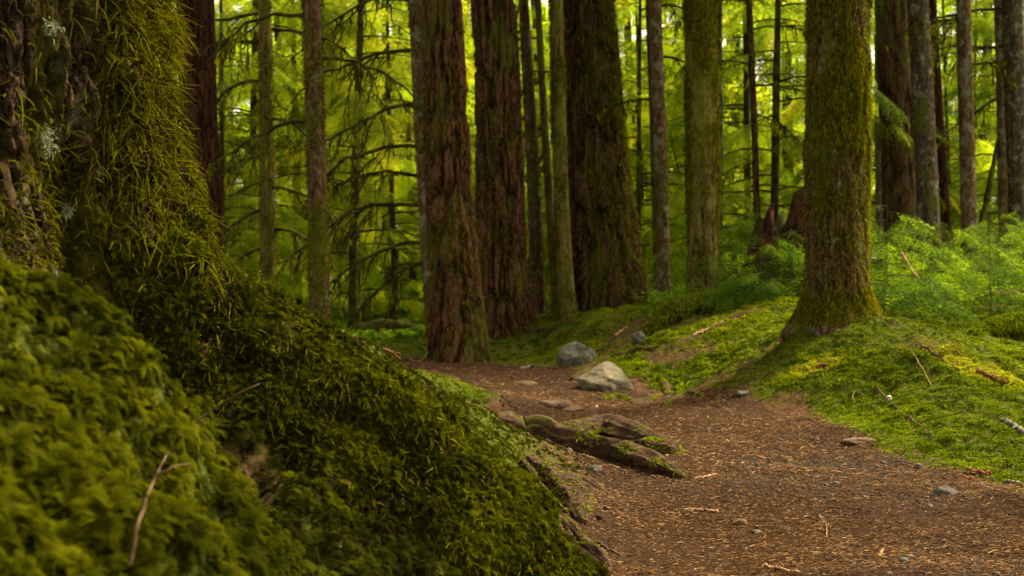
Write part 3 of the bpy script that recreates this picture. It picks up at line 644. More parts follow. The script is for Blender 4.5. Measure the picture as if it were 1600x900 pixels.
trunk_tree('slim trunk with pale yellowish moss touching the left edge of the huge dark trunk', 868, 886, 492, 20, 28, 13.2, 'bark_yellow', 26, .01, 50, 2200, .3, .3, CAN[2], 29)
trunk_tree('pencil-thin dark trunk hugging the left of a slim brown trunk', 1013, 1026, 470, 8, 9, 17.5, 'bark_dark', 30, .004, 26, 0, .05, .2, None, 31)
trunk_tree('slim bare brown trunk right of the huge dark trunk, with a thinner one behind', 1025, 1038, 480, 19, 20, 13.4, 'bark_tan', 28, .008, 44, 500, .1, .2, CAN[2], 33,
           branches=[(3.5, 10, .7, .1, .2, .012, 4), (2.4, 170, .7, .0, .1, .012, 4), (2.9, 20, .8, .1, .4, .012, 4)])
trunk_tree('grey-brown trunk peeping out behind the pale mossy straight trunk', 1120, 1126, 455, 14, 13, 17.5, 'bark_grey', 24, .008, 40, 0, .08, .2, None, 35)
trunk_tree('thin crooked dead pole with bare side twigs, left of the mossy upright trunk', 1170, 1187, 410, 9, 12, 16.0, 'bark_dark', 30, .005, 26, 300, .05, .2, None, 37,
           branches=[(3.8, 15, 1.3, .15, .1, .012, 6), (3.3, 190, 1.1, .2, .2, .012, 5), (2.6, 10, .9, -.2, .3, .012, 5), (3.0, 0, 1.2, .1, .1, .012, 5), (1.9, 180, .8, .1, .4, .012, 5), (4.2, 185, 1.3, .1, .3, .012, 5)],
           live=[(4.6, 200, 1.5, 'hemlock'), (4.9, -10, 1.7, 'hemlock')])
trunk_tree('broad dark furrowed trunk standing back among the slim trunks on the far right', 1395, 1412, 410, 50, 54, 16.0, 'bark_dark', 12, .04, 90, 600, .12, .3, CAN[1], 39, dz=.04, stretch=.08)
trunk_tree('narrow light brown trunk half hidden by the left edge of the broad dark trunk', 1374, 1380, 410, 18, 18, 17.5, 'bark_tan', 24, .006, 40, 0, .05, .2, None, 41)
trunk_tree('leaning trunk crusted with white lichen, right against the broad dark trunk', 1432, 1456, 410, 30, 34, 14.0, 'bark_grey', 22, .012, 60, 900, .1, .2, CAN[2], 43)
trunk_tree('slender dark red leaning trunk between two lichen-flecked trunks on the right', 1458, 1482, 410, 13, 15, 18.0, 'bark_deepred', 24, .006, 36, 0, .05, .2, None, 45)
trunk_tree('tan lichen-flecked trunk standing alone in the green gap at right', 1505, 1518, 410, 21, 26, 15.0, 'bark_tan', 24, .008, 50, 300, .08, .2, CAN[2], 47,
           branches=[(3.5, 175, .9, .15, .2, .014, 4), (2.9, 5, .9, .2, .2, .014, 4)])
trunk_tree('plain reddish-tan trunk beside the grey one at the right edge', 1562, 1574, 410, 19, 22, 16.0, 'bark_tan', 24, .006, 44, 0, .06, .2, CAN[2], 49,
           branches=[(3.3, 170, 1.3, .1, .2, .014, 5), (2.6, 195, 1.0, -.5, -.1, .02, 3)])
trunk_tree('grey lichened trunk at the right edge of the view', 1583, 1592, 410, 30, 28, 15.0, 'bark_grey', 22, .01, 50, 300, .08, .2, CAN[2], 51,
           branches=[(3.6, 178, 1.7, .05, .15, .018, 7), (3.1, 170, 1.2, .1, .3, .014, 5)])
trunk_tree('distant yellow-mossed slim trunk glowing low in the gap left of the red trunks', 600, 608, 490, 12, 16, 22.0, 'bark_yellow', 20, .006, 34, 0, .1, .2, None, 53)
# far slim trunks: nothing tells them apart
far_tr = []
for k in range(3):
    zz = np.linspace(-.5, 14, 40); V, Q = tube(np.stack([np.sin(zz * .3 + k) * .08, zz * 0, zz], 1), .13 * (1 - zz / 20), 10, wob=.25, wf=5, seed=k)
    far_tr.append(mesh('trunk', V, [Q], M['bark_dark' if k else 'bark_tan'], None, True, {'ridge': np.zeros(len(V))}, link=False))
for q, (px_, d_) in enumerate([(350, 27), (445, 33), (575, 40), (630, 31), (730, 30), (810, 34), (850, 26), (990, 27), (1055, 31), (1140, 29), (1215, 35), (1235, 25), (1345, 28), (1440, 27), (1492, 30), (1540, 26), (1600, 31), (1160, 41), (960, 38), (470, 42), (1410, 38)]):
    x = (px_ - 800) / F * d_; o = empty('conifer_tree', (x, d_, gz(x, d_))); tag(o, 'slender straight trunk far back in the wood, blurred by distance', 'tree', 'far slender trunks')
    o.rotation_euler = (R(rs.uniform(-1.5, 1.5)), R(rs.uniform(-3, 1)), q * 1.0); s_ = rs.uniform(.7, 1.4)
    t_ = from_mesh('trunk', far_tr[q % 3], o); t_.scale = (s_, s_, 1)

# near tree's unseen crown is enlarged and set back to shade the place
# ------------------------------------------------------------------ the near mossy tree
CX, CY = -1.33, 2.45
def near_r(th, z):
    """radius of the near tree by angle and height"""
    base = np.interp(z, [-.5, 0, .5, .9, 1.4, 3, 14], [.95, .78, .635, .545, .495, .47, .30])
    def lobe(c, w): d = (th - R(c) + np.pi) % (2 * np.pi) - np.pi; return np.exp(-(d / R(w)) ** 2)
    f1 = np.interp(z, [0, .3, .45, .6, .68, .75, .85, .966, 1.15, 1.4], [.74, .62, .47, .30, .22, .145, .065, .02, .0, 0])
    f2 = np.interp(z, [0, .3, .4, .6, .72, .8, .95, 1.1], [1.0, .85, .70, .50, .36, .20, .05, 0])
    hol = np.interp(z, [0, .5, .9, 1.2], [.34, .26, .08, 0])
    f3 = np.interp(z, [0, .5, 1], [.5, .25, 0])
    return base + lobe(6, 21) * f1 + lobe(-60, 17) * f2 - lobe(-27, 11) * hol + (lobe(100, 30) + lobe(190, 25)) * f3
zz = np.concatenate([np.arange(-.3, 1.5, .007), np.arange(1.5, 1.75, .02), np.arange(1.75, 3.5, .08), np.arange(3.5, 14, .6)])
th = np.concatenate([np.arange(-95, 45, .40), np.arange(45, 265, 4)]) * np.pi / 180
TH, ZZ = np.meshgrid(th, zz); RR = near_r(TH, ZZ)
c = np.stack([np.cos(TH).ravel() * 17, np.sin(TH).ravel() * 17, ZZ.ravel() * 7.5], 1); wv = noise(c * .6, 71)
c2 = c + np.stack([wv, -wv, wv], 1) * .6
rid = np.clip(np.abs(noise(c2, 72)) * 1.25 + np.abs(noise(c2 * 2.3, 73)) * .55, 0, 1); big = fbm(c * .16, 3, 74); fine = fbm(c * [2.6, 2.6, 4], 3, 75)
cu = np.abs(noise(np.stack([np.cos(TH).ravel() * 9, np.sin(TH).ravel() * 9, ZZ.ravel() * 11], 1), 76)) * sst(-24, -12, np.degrees(TH.ravel()))
flk = sst(.0, .10, noise(c * [1.9, 1.9, 2.4] + 3, 175)) * .011 + sst(.05, .12, noise(c * [3.6, 3.6, 4.6] + 9, 176)) * .007
RR = RR + (.036 * (rid - .45) + .045 * big + .014 * fine + flk + .05 * cu + .05 * noise(c * [.3, .3, .75] + 5, 177) * sst(1.05, .7, ZZ.ravel())).reshape(TH.shape)
nv = len(th); NVt = np.stack([RR * np.cos(TH), RR * np.sin(TH), ZZ], -1).reshape(-1, 3)
i = np.arange(len(zz) - 1)[:, None] * nv; j = np.arange(nv)[None]; k = (j + 1) % nv
NQ = np.stack([i + j, i + k, i + nv + k, i + nv + j], -1).reshape(-1, 4)
near = empty('mossy_tree', (CX, CY, 0)); tag(near, 'enormous nearby trunk with a broad buttress sweeping down under shaggy hanging moss', 'tree')
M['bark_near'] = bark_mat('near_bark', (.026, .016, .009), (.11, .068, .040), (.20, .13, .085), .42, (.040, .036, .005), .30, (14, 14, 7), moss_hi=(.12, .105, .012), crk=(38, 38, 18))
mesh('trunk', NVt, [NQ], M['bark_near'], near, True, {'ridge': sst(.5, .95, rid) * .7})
from_mesh('crown', CAN_SHADE, near, (.3, -3.6, 0))  # unseen; shifted back over the camera to block sky light
def in_view(c, mx=.06):
    x, y, z = c[:, 0] + CX, c[:, 1] + CY, c[:, 2]; return (y > .35) & (np.abs(x / np.maximum(y, .1)) < .45 + mx) & (np.abs(z - H) / np.maximum(y, .1) < .26 + mx)
def wantA(c, nn):
    th_ = np.arctan2(c[:, 1], c[:, 0]) * 180 / np.pi; x, y = c[:, 0] + CX, c[:, 1] + CY; px_ = 800 + x / y * F; py_ = 450 - (c[:, 2] - H) / y * F
    side = sst(-24, -12, th_) * (th_ < 42) * 1.6; low = sst(.98, .74, c[:, 2]) * sst(-48, -57, th_) * .9; n_ = fbm(c * [5, 5, 3], 3, 77)
    patch = sst(-.05, .3, n_) * .45 + .06
    hollow = np.exp(-((th_ + 27) / 11) ** 2) * sst(1.0, .8, c[:, 2])
    g = sst(.98, .86, c[:, 2]) * .5
    side = side * (sst(.55, .95, c[:, 2]) * .9 + .10)
    return in_view(c) * (side * (.35 + .65 * sst(-.35, .15, n_)) + low + patch + g + .04) * (1 - .93 * hollow)
ns = 46000; B, NN = sample_quads(NVt, NQ, ns, wantA); th_ = np.arctan2(B[:, 1], B[:, 0]) * 180 / np.pi
edge = sst(-20, -8, th_); low = sst(1.0, .7, B[:, 2])
L = rs.uniform(.026, .058, ns) * (1 + edge * .45) * (1 - .5 * sst(.95, .7, B[:, 2])); rn = np.clip(rs.rand(ns) * .7 + edge * .1 + fbm(B * 7, 2, 79) * .3 + .08, 0, 1)
V2, Q2, A2 = strand_batch(B, NN, L, rs.uniform(.0014, .0027, ns), rn, .25 + .75 * rs.rand(ns), 5, 'tube')
m = MB(); m.add(V2, Q2, a=A2); o = m.build('hanging_moss', M['moss_trunk'], near); tag(o, kind='stuff')
def wantB(c, nn):
    th_ = np.arctan2(c[:, 1], c[:, 0]) * 180 / np.pi; hollow = np.exp(-((th_ + 27) / 11) ** 2); n_ = fbm(c * 14, 2, 78)
    return in_view(c) * (sst(-26, -14, th_) * (th_ < 45) + sst(-46, -54, th_) * 1.2) * sst(1.05, .72, c[:, 2]) * (1 - .9 * hollow) * (.12 + sst(-.3, .15, n_))
nb_ = 30000; B, NN = sample_quads(NVt, NQ, nb_, wantB); near_fronds = (B, NN)
# lichen tufts and dead fern fronds on it
for q, (px_, py_, s_) in enumerate([(190, 125, .035), (62, 220, .04), (75, 45, .022), (150, 265, .018), (100, 330, .018)]):
    t_ = np.linspace(1.2, 3, 900); x, y, z = (px_ - 800) / F * t_ - CX, t_ - CY, H - (py_ - 450) / F * t_; kk = np.argmax(np.hypot(x, y) < near_r(np.arctan2(y, x), z) + .015)
    p0 = np.array([x[kk], y[kk], z[kk]]); nn = unit(np.array([x[kk], y[kk], 0])); n_ = 420
    b = p0 + rs.randn(n_, 3) * s_ * .33 * [1, .6, 1] * (1 - 0 * nn); V2, Q2, A2 = strand_batch(b, np.repeat(nn[None], n_, 0), rs.uniform(.006, .016, n_), rs.uniform(.0006, .0014, n_), rs.rand(n_), .3, 3)
    m = MB(); m.add(V2, Q2, a=A2); m.build('lichen', M['lichen'], near)

# ------------------------------------------------------------------ ground moss
def frond_tmpl(rg, n=5, L=1.0, pairs=7, lw=.10, ll=.34):
    """feather-moss tuft: arching fronds with side leaflets; unit size"""
    B, D, LL, WW, NN = [], [], [], [], []
    for k in range(n):
        a = rg.rand() * 6.28; el = R(rg.uniform(30, 75)); d = np.array([math.cos(a) * math.cos(el), math.sin(a) * math.cos(el), math.sin(el)]); l = L * rg.uniform(.6, 1.1); s_ = unit(np.cross(d, [0, 0, 1.]))
        for t in np.linspace(.15, 1, pairs):
            p = d * l * t * (1 - .2 * t) - np.array([0, 0, .45 * l * t * t]); tn = unit(d - np.array([0, 0, .8 * t]))
            for sd in (-1, 1):
                B.append(p); D.append(unit(tn * .75 + s_ * sd * .8 + rg.randn(3) * .08)); LL.append(ll * l * (1.15 - t) + .05); WW.append(lw * .8); NN.append(unit(np.cross(tn, s_)))
            B.append(p); D.append(tn); LL.append(l / pairs * 1.4); WW.append(lw * .5); NN.append(unit(np.cross(tn, s_)))
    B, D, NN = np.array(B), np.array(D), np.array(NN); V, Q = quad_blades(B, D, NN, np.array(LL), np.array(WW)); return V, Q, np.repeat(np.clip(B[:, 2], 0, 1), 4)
def curl_tmpl(rg, n=7, W=.075):
    B = rg.randn(n, 3) * [.25, .25, .02]; old = rs.get_state(); V, Q, A = strand_batch(B, unit(rg.randn(n, 3) * .55 + [0, 0, 1]), rg.uniform(.6, 1.2, n), np.full(n, W), rg.rand(n), .55, 3); rs.set_state(old); return V, Q, A
rg = np.random.RandomState(5)
FROND = [frond_tmpl(rg, 8, 1.0, 9, .055, .19) for _ in range(4)]; CURL = [curl_tmpl(rg) for _ in range(4)]; CURLW = [curl_tmpl(rg, 6, .13) for _ in range(4)]
FROND3 = [frond_tmpl(rg, 5, 1.0, 7, .075, .20) for _ in range(4)]
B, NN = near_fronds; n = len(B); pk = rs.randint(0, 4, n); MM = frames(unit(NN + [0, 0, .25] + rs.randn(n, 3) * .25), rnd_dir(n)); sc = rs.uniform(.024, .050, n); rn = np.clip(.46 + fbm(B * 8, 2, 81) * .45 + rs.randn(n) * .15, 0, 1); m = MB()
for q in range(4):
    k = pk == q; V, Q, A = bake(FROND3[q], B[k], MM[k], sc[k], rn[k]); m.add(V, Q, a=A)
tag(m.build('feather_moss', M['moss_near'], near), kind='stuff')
def gnormal(x, y):
    e = .02; zx = (ground(x + e, y) - ground(x - e, y)) / (2 * e); zy = (ground(x, y + e) - ground(x, y - e)) / (2 * e); return unit(np.stack([-zx, -zy, np.ones_like(zx)], 1))
def scatter_moss(n, rlo, rhi, xlo, xhi, size, tm, mat, name, label, dmask=None, sink=.004, tone=0.0):
    y = np.sqrt(rs.uniform(rlo ** 2, rhi ** 2, n)); x = rs.uniform(-1, 1, n) * .56 * y + rs.uniform(-.15, .15, n); k = (x > xlo(y) if callable(xlo) else x > xlo) & (x < (xhi(y) if callable(xhi) else xhi)); x, y = x[k], y[k]
    mm = mossmask(x, y)
    if dmask: mm = mm * dmask(x, y)
    k = rs.rand(len(x)) < mm; x, y = x[k], y[k]
    inside = np.hypot(x - CX, y - CY) < near_r(np.arctan2(y - CY, x - CX), ground(x, y)) - .06; x, y = x[~inside], y[~inside]; n = len(x)
    nn = gnormal(x, y); pos = np.stack([x, y, ground(x, y) - sink], 1); MM = frames(unit(nn * .8 + [0, 0, .35]), rnd_dir(n)); sc = rs.uniform(*size, n) * (1 + .35 * n2(x, y, 2.5, 2, 61))
    dry = sst(.85, .3, np.hypot((x - 1.92) / .34, (y - 7.15) / .16)) + sst(.8, .3, np.hypot((x - (2.6 + (7.0 - y) * .3)) / .22, (y - 6.7) / .7)) + sst(.9, .3, np.hypot((x - 2.2) / .7, (y - 11) / .5)) * .5
    rn = np.clip(.34 + n2(x, y, 1.3, 3, 63) * .32 + n2(x, y, 8, 2, 64) * .4 + rs.randn(n) * .14 + dry * .8 + tone, 0, 1.0); m = MB(); pk = rs.randint(0, len(tm), n)
    for q in range(len(tm)):
        s = pk == q
        if s.any():
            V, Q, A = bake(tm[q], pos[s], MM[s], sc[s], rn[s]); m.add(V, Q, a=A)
    o = m.build(name, M[mat]); tag(o, label, 'moss', kind='stuff'); print(name, n, len(m.A) and sum(len(a) for a in m.A)); return o
POM = [frond_tmpl(rg, 20, 1.0, 13, .030, .15) for _ in range(4)]
scatter_moss(3400, .75, 2.8, -9, .4, (.045, .075), POM, 'moss_near', 'plume_moss', 'large drooping plumes of feather moss on the mound nearest the camera', tone=.16, sink=-.004)
left = lambda x, y: (x < .45).astype(float)
scatter_moss(9000, .75, 2.3, -9, .4, (.030, .050), FROND, 'moss_near', 'feather_moss', 'shaggy feather moss over the mound at the foot of the nearest trunk')
scatter_moss(42000, 1.9, 5.2, -9, .45, (.020, .038), FROND, 'moss_near', 'cushion_moss', 'dense green moss over the slope between the nearest trunk and the path')
scatter_moss(30000, 5.0, 11, -9, .3, (.03, .05), CURLW, 'moss_ground', 'verge_moss', 'low moss along the left edge of the path behind the slope')
scatter_moss(120000, 3.4, 8.2, lambda y: .42 + y * 0, 9, (.020, .036), CURLW, 'moss_ground', 'bank_moss', 'bright green moss carpeting the bank on the right of the path')
BIG = [curl_tmpl(rg, 16, .075) for _ in range(4)]
clump = lambda x, y: sst(.0, .35, n2(x, y, 3.2, 2, 38))
scatter_moss(26000, 3.4, 11, lambda y: .42 + y * 0, 9, (.035, .06), BIG, 'moss_ground', 'clump_moss', 'taller tufted moss standing in clumps over the bank right of the path', dmask=clump, tone=-.06)
scatter_moss(24000, 10.5, 17, -3.5, .6, (.04, .075), CURLW, 'moss_ground', 'hollow_moss', 'moss on the ground around the feet of the twin red trunks')
scatter_moss(70000, 8.0, 14.5, .2, 12, (.035, .065), CURLW, 'moss_ground', 'crest_moss', 'yellow-green moss over the crest of the bank beyond the mossy upright trunk', tone=.08)

# ------------------------------------------------------------------ needle litter, gravel
def scat_path(n, ylo, yhi, edge=.12, slope=True):
    y = np.sqrt(rs.uniform(ylo ** 2, yhi ** 2, n)); x = rs.uniform(-.15, .56, n) * y; s = pathsd(x, y) + n2(x, y, 3, 2, 33) * .1
    keep = rs.rand(n) < np.maximum(sst(-edge, edge * .5, s), .6 * (1 - mossmask(x, y)) + .03); return x[keep], y[keep]
def sticks_mesh(x, y, L, W, lift=.004, tilt=.12):
    n = len(x); a = rs.rand(n) * 2 * np.pi; gn = gnormal(x, y); d = np.stack([np.cos(a), np.sin(a), np.zeros(n)], 1); d = unit(d - gn * np.sum(d * gn, 1, keepdims=True) + gn * rs.randn(n, 1) * tilt)
    s = unit(np.cross(gn, d)); c = np.stack([x, y, ground(x, y) + .009 + lift * rs.rand(n)], 1); L = L[:, None] * .5; W = W[:, None]; bend = gn * 0 + s * rs.randn(n, 1) * L * .12
    e0, e1, mid = c - d * L, c + d * L, c + bend; up = gn * W
    V = np.stack([e0 - s * W * .5, e0 + s * W * .5, e0 + up * .8, mid - s * W * .7, mid + s * W * .7, mid + up, e1 - s * W * .3, e1 + s * W * .3, e1 + up * .5], 1).reshape(-1, 3)
    b = (np.arange(n) * 9)[:, None]; Q = np.concatenate([b + np.array([[i_, (i_ + 1) % 3 if True else 0, 3 + (i_ + 1) % 3, 3 + i_]]) + o_ for o_ in (0, 3) for i_ in (0, 1, 2)]); return V, Q
m = MB()
for n_, lo, hi, Ls, Ws in ((70000, 2.4, 4.6, (.007, .026), (.0010, .0022)), (50000, 4.4, 8, (.012, .034), (.0016, .0034)), (22000, 7.8, 13, (.018, .045), (.0025, .005)), (2600, 2.4, 8, (.025, .06), (.0016, .003))):
    x, y = scat_path(n_, lo, hi); k = rs.rand(len(x)) < .38 + .9 * sst(-.35, .35, n2(x, y, 2.1, 3, 36)); x, y = x[k], y[k]; n = len(x); V, Q = sticks_mesh(x, y, rs.uniform(*Ls, n), rs.uniform(*Ws, n)); m.add(V, Q, a=np.repeat(np.clip(rs.rand(n) ** 1.1, 0, 1), 9))
o = m.build('needle_litter', M['litter']); tag(o, 'reddish-brown needle and twig litter strewn over the dirt path', 'litter', kind='stuff')
ico = bpy.data.meshes.new('tmp'); import bmesh
bm = bmesh.new(); bmesh.ops.create_icosphere(bm, subdivisions=2, radius=1); bm.verts.ensure_lookup_table(); IV = np.array([v.co[:] for v in bm.verts]); IT = np.array([[v.index for v in f.verts] for f in bm.faces]); bm.free()
bm = bmesh.new(); bmesh.ops.create_icosphere(bm, subdivisions=1, radius=1); bm.verts.ensure_lookup_table(); SV = np.array([v.co[:] for v in bm.verts]); ST = np.array([[v.index for v in f.verts] for f in bm.faces]); bm.free()
bpy.data.meshes.remove(ico)
m = MB()
for n_, lo, hi, sz in ((11000, 2.4, 5, (.0024, .0075)), (3500, 4.5, 9, (.004, .010)), (260, 2.5, 7, (.008, .017))):
    x, y = scat_path(n_, lo, hi, .05); k = rs.rand(len(x)) < sst(-.45, .35, n2(x, y, 1.4, 2, 35)); x, y = x[k], y[k]; n = len(x); s = rs.uniform(*sz, n)
    MM = frames(unit(rs.randn(n, 3) * .3 + [0, 0, 1]), rnd_dir(n)) * (s[:, None, None] * np.stack([rs.uniform(.8, 1.4, n), rs.uniform(.7, 1.1, n), rs.uniform(.35, .7, n)], 1)[:, None, :])
    VV = np.einsum('nij,vj->nvi', MM, SV) * rs.uniform(.85, 1.15, (n, len(SV), 1)) + np.stack([x, y, ground(x, y) + .008 + s * .2], 1)[:, None]
    T = (ST[None] + (np.arange(n) * len(SV))[:, None, None]).reshape(-1, 3); m.add(VV.reshape(-1, 3), T=T, a=np.repeat(rs.rand(n), len(SV)))
o = m.build('gravel', M['gravel']); tag(o, 'small grey gravel scattered in the trodden dirt of the path', 'gravel', kind='stuff')

# ------------------------------------------------------------------ roots, rocks, sticks
def poly3(pts, dz=.0, sink_ends=True):
    """pts: (px, py) on the ground as seen; lifts by dz"""
    if isinstance(pts[0][1], float): return np.array([((a_ - 800) / F * d_, d_, gz((a_ - 800) / F * d_, d_)) for a_, d_ in pts])   # (px, distance)
    return np.array([on(a_, b_, dz) for a_, b_ in pts])
def root(label, pts, r, squash=.8, seed=0, group='tree roots crossing the path', dz=.02, mat='root', wob=.55, n=90, seg=40, mossn=2600, lift=.15):
    pp = poly3(pts, dz); c = catmull(pp, n); rr = np.interp(np.linspace(0, 1, n), np.linspace(0, 1, len(r)), r)
    g_ = ground(c[:, 0], c[:, 1]); c[:, 2] = g_ + rr * squash * lift + .004
    V, Q = tube(c, rr, seg, squash=squash, fib=1.1, seed=seed); o = mesh('tree_root', V - pp[0], [Q], M[mat], None, True, {'ridge': np.zeros(len(V))}, loc=pp[0]); tag(o, label, 'root', group)
    if mossn:
        B, NN = sample_quads(V, Q, mossn, lambda c_, nn: sst(-.2, .5, nn[:, 2]) * sst(-.05, .3, fbm(c_ * 9, 2, seed + 3)) + sst(.3, -.3, nn[:, 2]) * sst(.0, .3, fbm(c_ * 7, 2, seed + 4)) + 1e-4); V2, Q2, A2 = strand_batch(B - pp[0], NN, rs.uniform(.008, .02, mossn), rs.uniform(.0018, .0035, mossn), rs.rand(mossn), .6, 3)
        mm = MB(); mm.add(V2, Q2, a=A2); tag(mm.build('moss', M['moss_ground'], o), kind='stuff')
    return o
root('long bare root curving out of the mossy slope, farther back of the two big ones', [(780, 6.0), (825, 6.0), (870, 5.85), (915, 5.95), (950, 6.0), (985, 5.8), (1020, 5.45), (1056, 5.1)], [.045, .05, .055, .065, .07, .06, .05, .03], .95, 3, lift=.5)
root('thick bare root nearest the camera, its pointed tip lying on the path', [(775, 4.75), (830, 4.8), (880, 4.75), (930, 4.72), (975, 4.62), (1020, 4.52), (1068, 4.42)], [.04, .05, .06, .07, .075, .055, .014], 1.0, 4, lift=.35)
root('mossy flat-topped root lying in the gap between the two big roots', [(905, 5.02), (940, 5.0), (985, 4.9), (1030, 4.78)], [.03, .06, .07, .03], .55, 6, mossn=3200, lift=.3)
root('thin bent root crossing the soil between the two big roots', [(840, 5.1), (875, 5.05), (915, 5.12), (950, 5.05)], [.012, .018, .02, .012], .9, 61, mossn=300)
root('stubby root end poking right from the farther big root', [(985, 5.2), (1015, 5.1), (1052, 5.0)], [.03, .05, .04], .9, 7, lift=.4)
root('knuckle of root wood breaking through the slope below the big roots', [(830, 3.85), (862, 3.75), (892, 3.62), (908, 3.48)], [.035, .055, .06, .02], .9, 8, mossn=500, lift=.45)
root('short gnarled root arching between the knuckle and the thick near root', [(850, 4.35), (880, 4.25), (915, 4.2), (945, 4.12)], [.015, .028, .03, .012], .9, 62, mossn=400, lift=.3)
root('pale worn root at the lower edge of the mossy slope', [(885, 3.42), (903, 3.28), (932, 3.13), (950, 3.06)], [.02, .028, .028, .012], .8, 9, mossn=150)
root('low brown root creeping under the moss near the knuckle of root wood', [(815, 3.75), (848, 3.6), (885, 3.5)], [.02, .025, .015], .8, 10, mossn=200)
root('long thin root running up the bank behind the tan boulder', [(895, 592), (925, 572), (960, 556), (1010, 545), (1030, 540)], [.03, .035, .035, .03, .02], .8, 12, 'thin roots on the bank')
root('thin dark root along the foot of the bank, right of the tan boulder', [(985, 628), (1010, 624), (1040, 617), (1075, 612)], [.018, .022, .022, .012], .8, 13, 'thin roots on the bank')
root('short dark crooked root ending at the path edge under the bank', [(1035, 632), (1050, 622), (1075, 612), (1100, 614)], [.02, .028, .025, .012], .8, 14, 'thin roots on the bank')
root('low brown root hump just right of the tan boulder', [(940, 622), (965, 620), (985, 624)], [.02, .035, .02], .8, 15, 'thin roots on the bank')
root('short slanting root on the bare slope above the path edge', [(1030, 585), (1040, 600), (1045, 615)], [.02, .03, .02], .8, 16, 'thin roots on the bank')
root('dark shaded root at the top of the path before the rear red trunk', [(830, 520), (850, 512), (875, 505), (900, 500)], [.02, .04, .04, .02], .8, 17, 'thin roots on the bank')
root('short root stretching across the bank toward the mossy upright trunk', [(1065, 545), (1080, 532), (1098, 522)], [.015, .03, .012], .8, 18, 'thin roots on the bank')

def rock(label, px_, py_, wpx, hpx, mat, seed, name='boulder', depth=.8, cuts=9, tilt=0, group=None, sub=5, emb=.35):
    g = np.random.RandomState(seed); bm = bmesh.new(); bmesh.ops.create_icosphere(bm, subdivisions=sub, radius=1); V = np.array([v.co[:] for v in bm.verts]); bm.verts.ensure_lookup_table(); T = np.array([[v.index for v in f.verts] for f in bm.faces]); bm.free()
    for _ in range(cuts):
        nn = unit(g.randn(3)); dd = g.uniform(.52, .85); s = V @ nn; V = V - nn * np.maximum(s - dd, 0)[:, None] * .92
    V = V * (1 + fbm(V * 1.3, 3, seed) * .10 + fbm(V * 5, 4, seed + 2) * .055)[:, None]
    p = on(px_, py_); d = p[1]; sx, sz = wpx / F * d / 2, hpx / F * d
    V = V - V.min(0); V = V / V.max(0) - .5; V = V * [2 * sx, 2 * sx * depth, sz * (1 + emb)]; c_, s_ = math.cos(R(tilt)), math.sin(R(tilt)); V = np.stack([V[:, 0] * c_ - V[:, 2] * s_, V[:, 1], V[:, 0] * s_ + V[:, 2] * c_], 1)
    loc = (p[0], p[1] + sx * depth * .7, gz(p[0], p[1] + .02) + sz * (1 - emb) / 2 + .0)
    o = mesh(name, V, [T], M[mat], None, True, {'ridge': np.zeros(len(V))}, loc=loc); tag(o, label, 'rock', group); return o
rock('pale tan angular boulder at the bend of the path, the nearer of two', 950, 613, 100, 45, 'rock_tan', 4, tilt=-10, cuts=18)
rock('grey-brown boulder tipped on the moss edge, the farther of two', 902, 572, 66, 38, 'rock_grey', 9, tilt=4, cuts=14)
rock('small whitish stone high on the mossy bank behind the boulders', 1000, 538, 28, 20, 'rock_grey', 12, 'stone', tilt=-15)
rock('flat brown stone worn smooth in the path before the boulders', 868, 640, 54, 12, 'rock_brown', 21, 'stone', 1.0, 3, group='flat stones in the path')
rock('lower flat brown stone beside the worn one in the path', 892, 643, 44, 9, 'rock_brown', 22, 'stone', 1.0, 3, group='flat stones in the path')
rock('faint flat stone farther up the path', 820, 602, 40, 6, 'rock_brown', 23, 'stone', 1.0, 3, group='flat stones in the path')
rock('dark grey rock half buried in moss at the right path edge', 1480, 778, 40, 17, 'rock_dark', 25, 'stone')
rock('long low dirt-coloured stone lying along the right path edge', 1345, 697, 62, 10, 'rock_brown', 26, 'stone', .4, 3)
rock('small dark stone beside the dark grey rock in the moss edge', 1437, 738, 20, 12, 'rock_dark', 27, 'stone')
rock('dark stone wedged at the foot of the thick near root', 930, 742, 24, 12, 'rock_dark', 28, 'stone')
rock('flat grey stone at the moss edge above the path', 1160, 622, 26, 9, 'rock_grey', 29, 'stone')
for q, (a_, b_, w_) in enumerate([(1228, 755, 15), (1157, 826, 26), (1020, 858, 12), (1185, 838, 18)]):
    rock(['small grey pebble alone in the middle of the path', 'brownish pebble near the bottom of the path', 'pale pebble in the lower left corner of the path', 'dark blue-grey pebble beside the brownish one'][q], a_, b_, w_, w_ * .5, 'rock_grey' if q != 1 else 'rock_brown', 50 + q, 'pebble', sub=3)

def stick(label, pts, r0, r1, mat='stick', seed=0, name='stick', forks=0, lift=.012, group=None):
    g = np.random.RandomState(seed); pp = poly3(pts, lift); c = catmull(pp, 24) + g.randn(24, 3) * r0 * .35; m = MB(); V, Q = tube(c, np.linspace(r0, r1, 24), 7, wob=.4, wf=60, seed=seed); m.add(V - pp[0], Q)
    for k in range(forks):
        j = g.randint(4, 20); v = unit(unit(c[j + 1] - c[j]) + g.randn(3) * .6 + [0, 0, .35]); t = np.linspace(0, 1, 8); l = np.linalg.norm(c[-1] - c[0]) * g.uniform(.2, .45); q_ = c[j] + v * (t * l)[:, None] + g.randn(8, 3) * r0 * .4 - np.array([0, 0, .25 * l]) * (t ** 2)[:, None]
        V, Q = tube(q_, np.linspace(r0 * .6, r1 * .5, 8), 5); m.add(V - pp[0], Q)
    o = m.build(name, M[mat], smooth=True, loc=pp[0]); tag(o, label, 'stick', group); return o
stick('flat light wood chip lying level in the middle of the path', [(1070, 797), (1095, 797), (1122, 801)], .006, .004, 'stick', 1)
stick('long light stick at the bottom edge of the path', [(1192, 884), (1215, 890), (1246, 896)], .006, .005, 'stick', 2)
stick('upright-lying thin curved twig in the lower path', [(1280, 806), (1291, 820), (1291, 842)], .0022, .0015, 'stick', 3, 'twig')
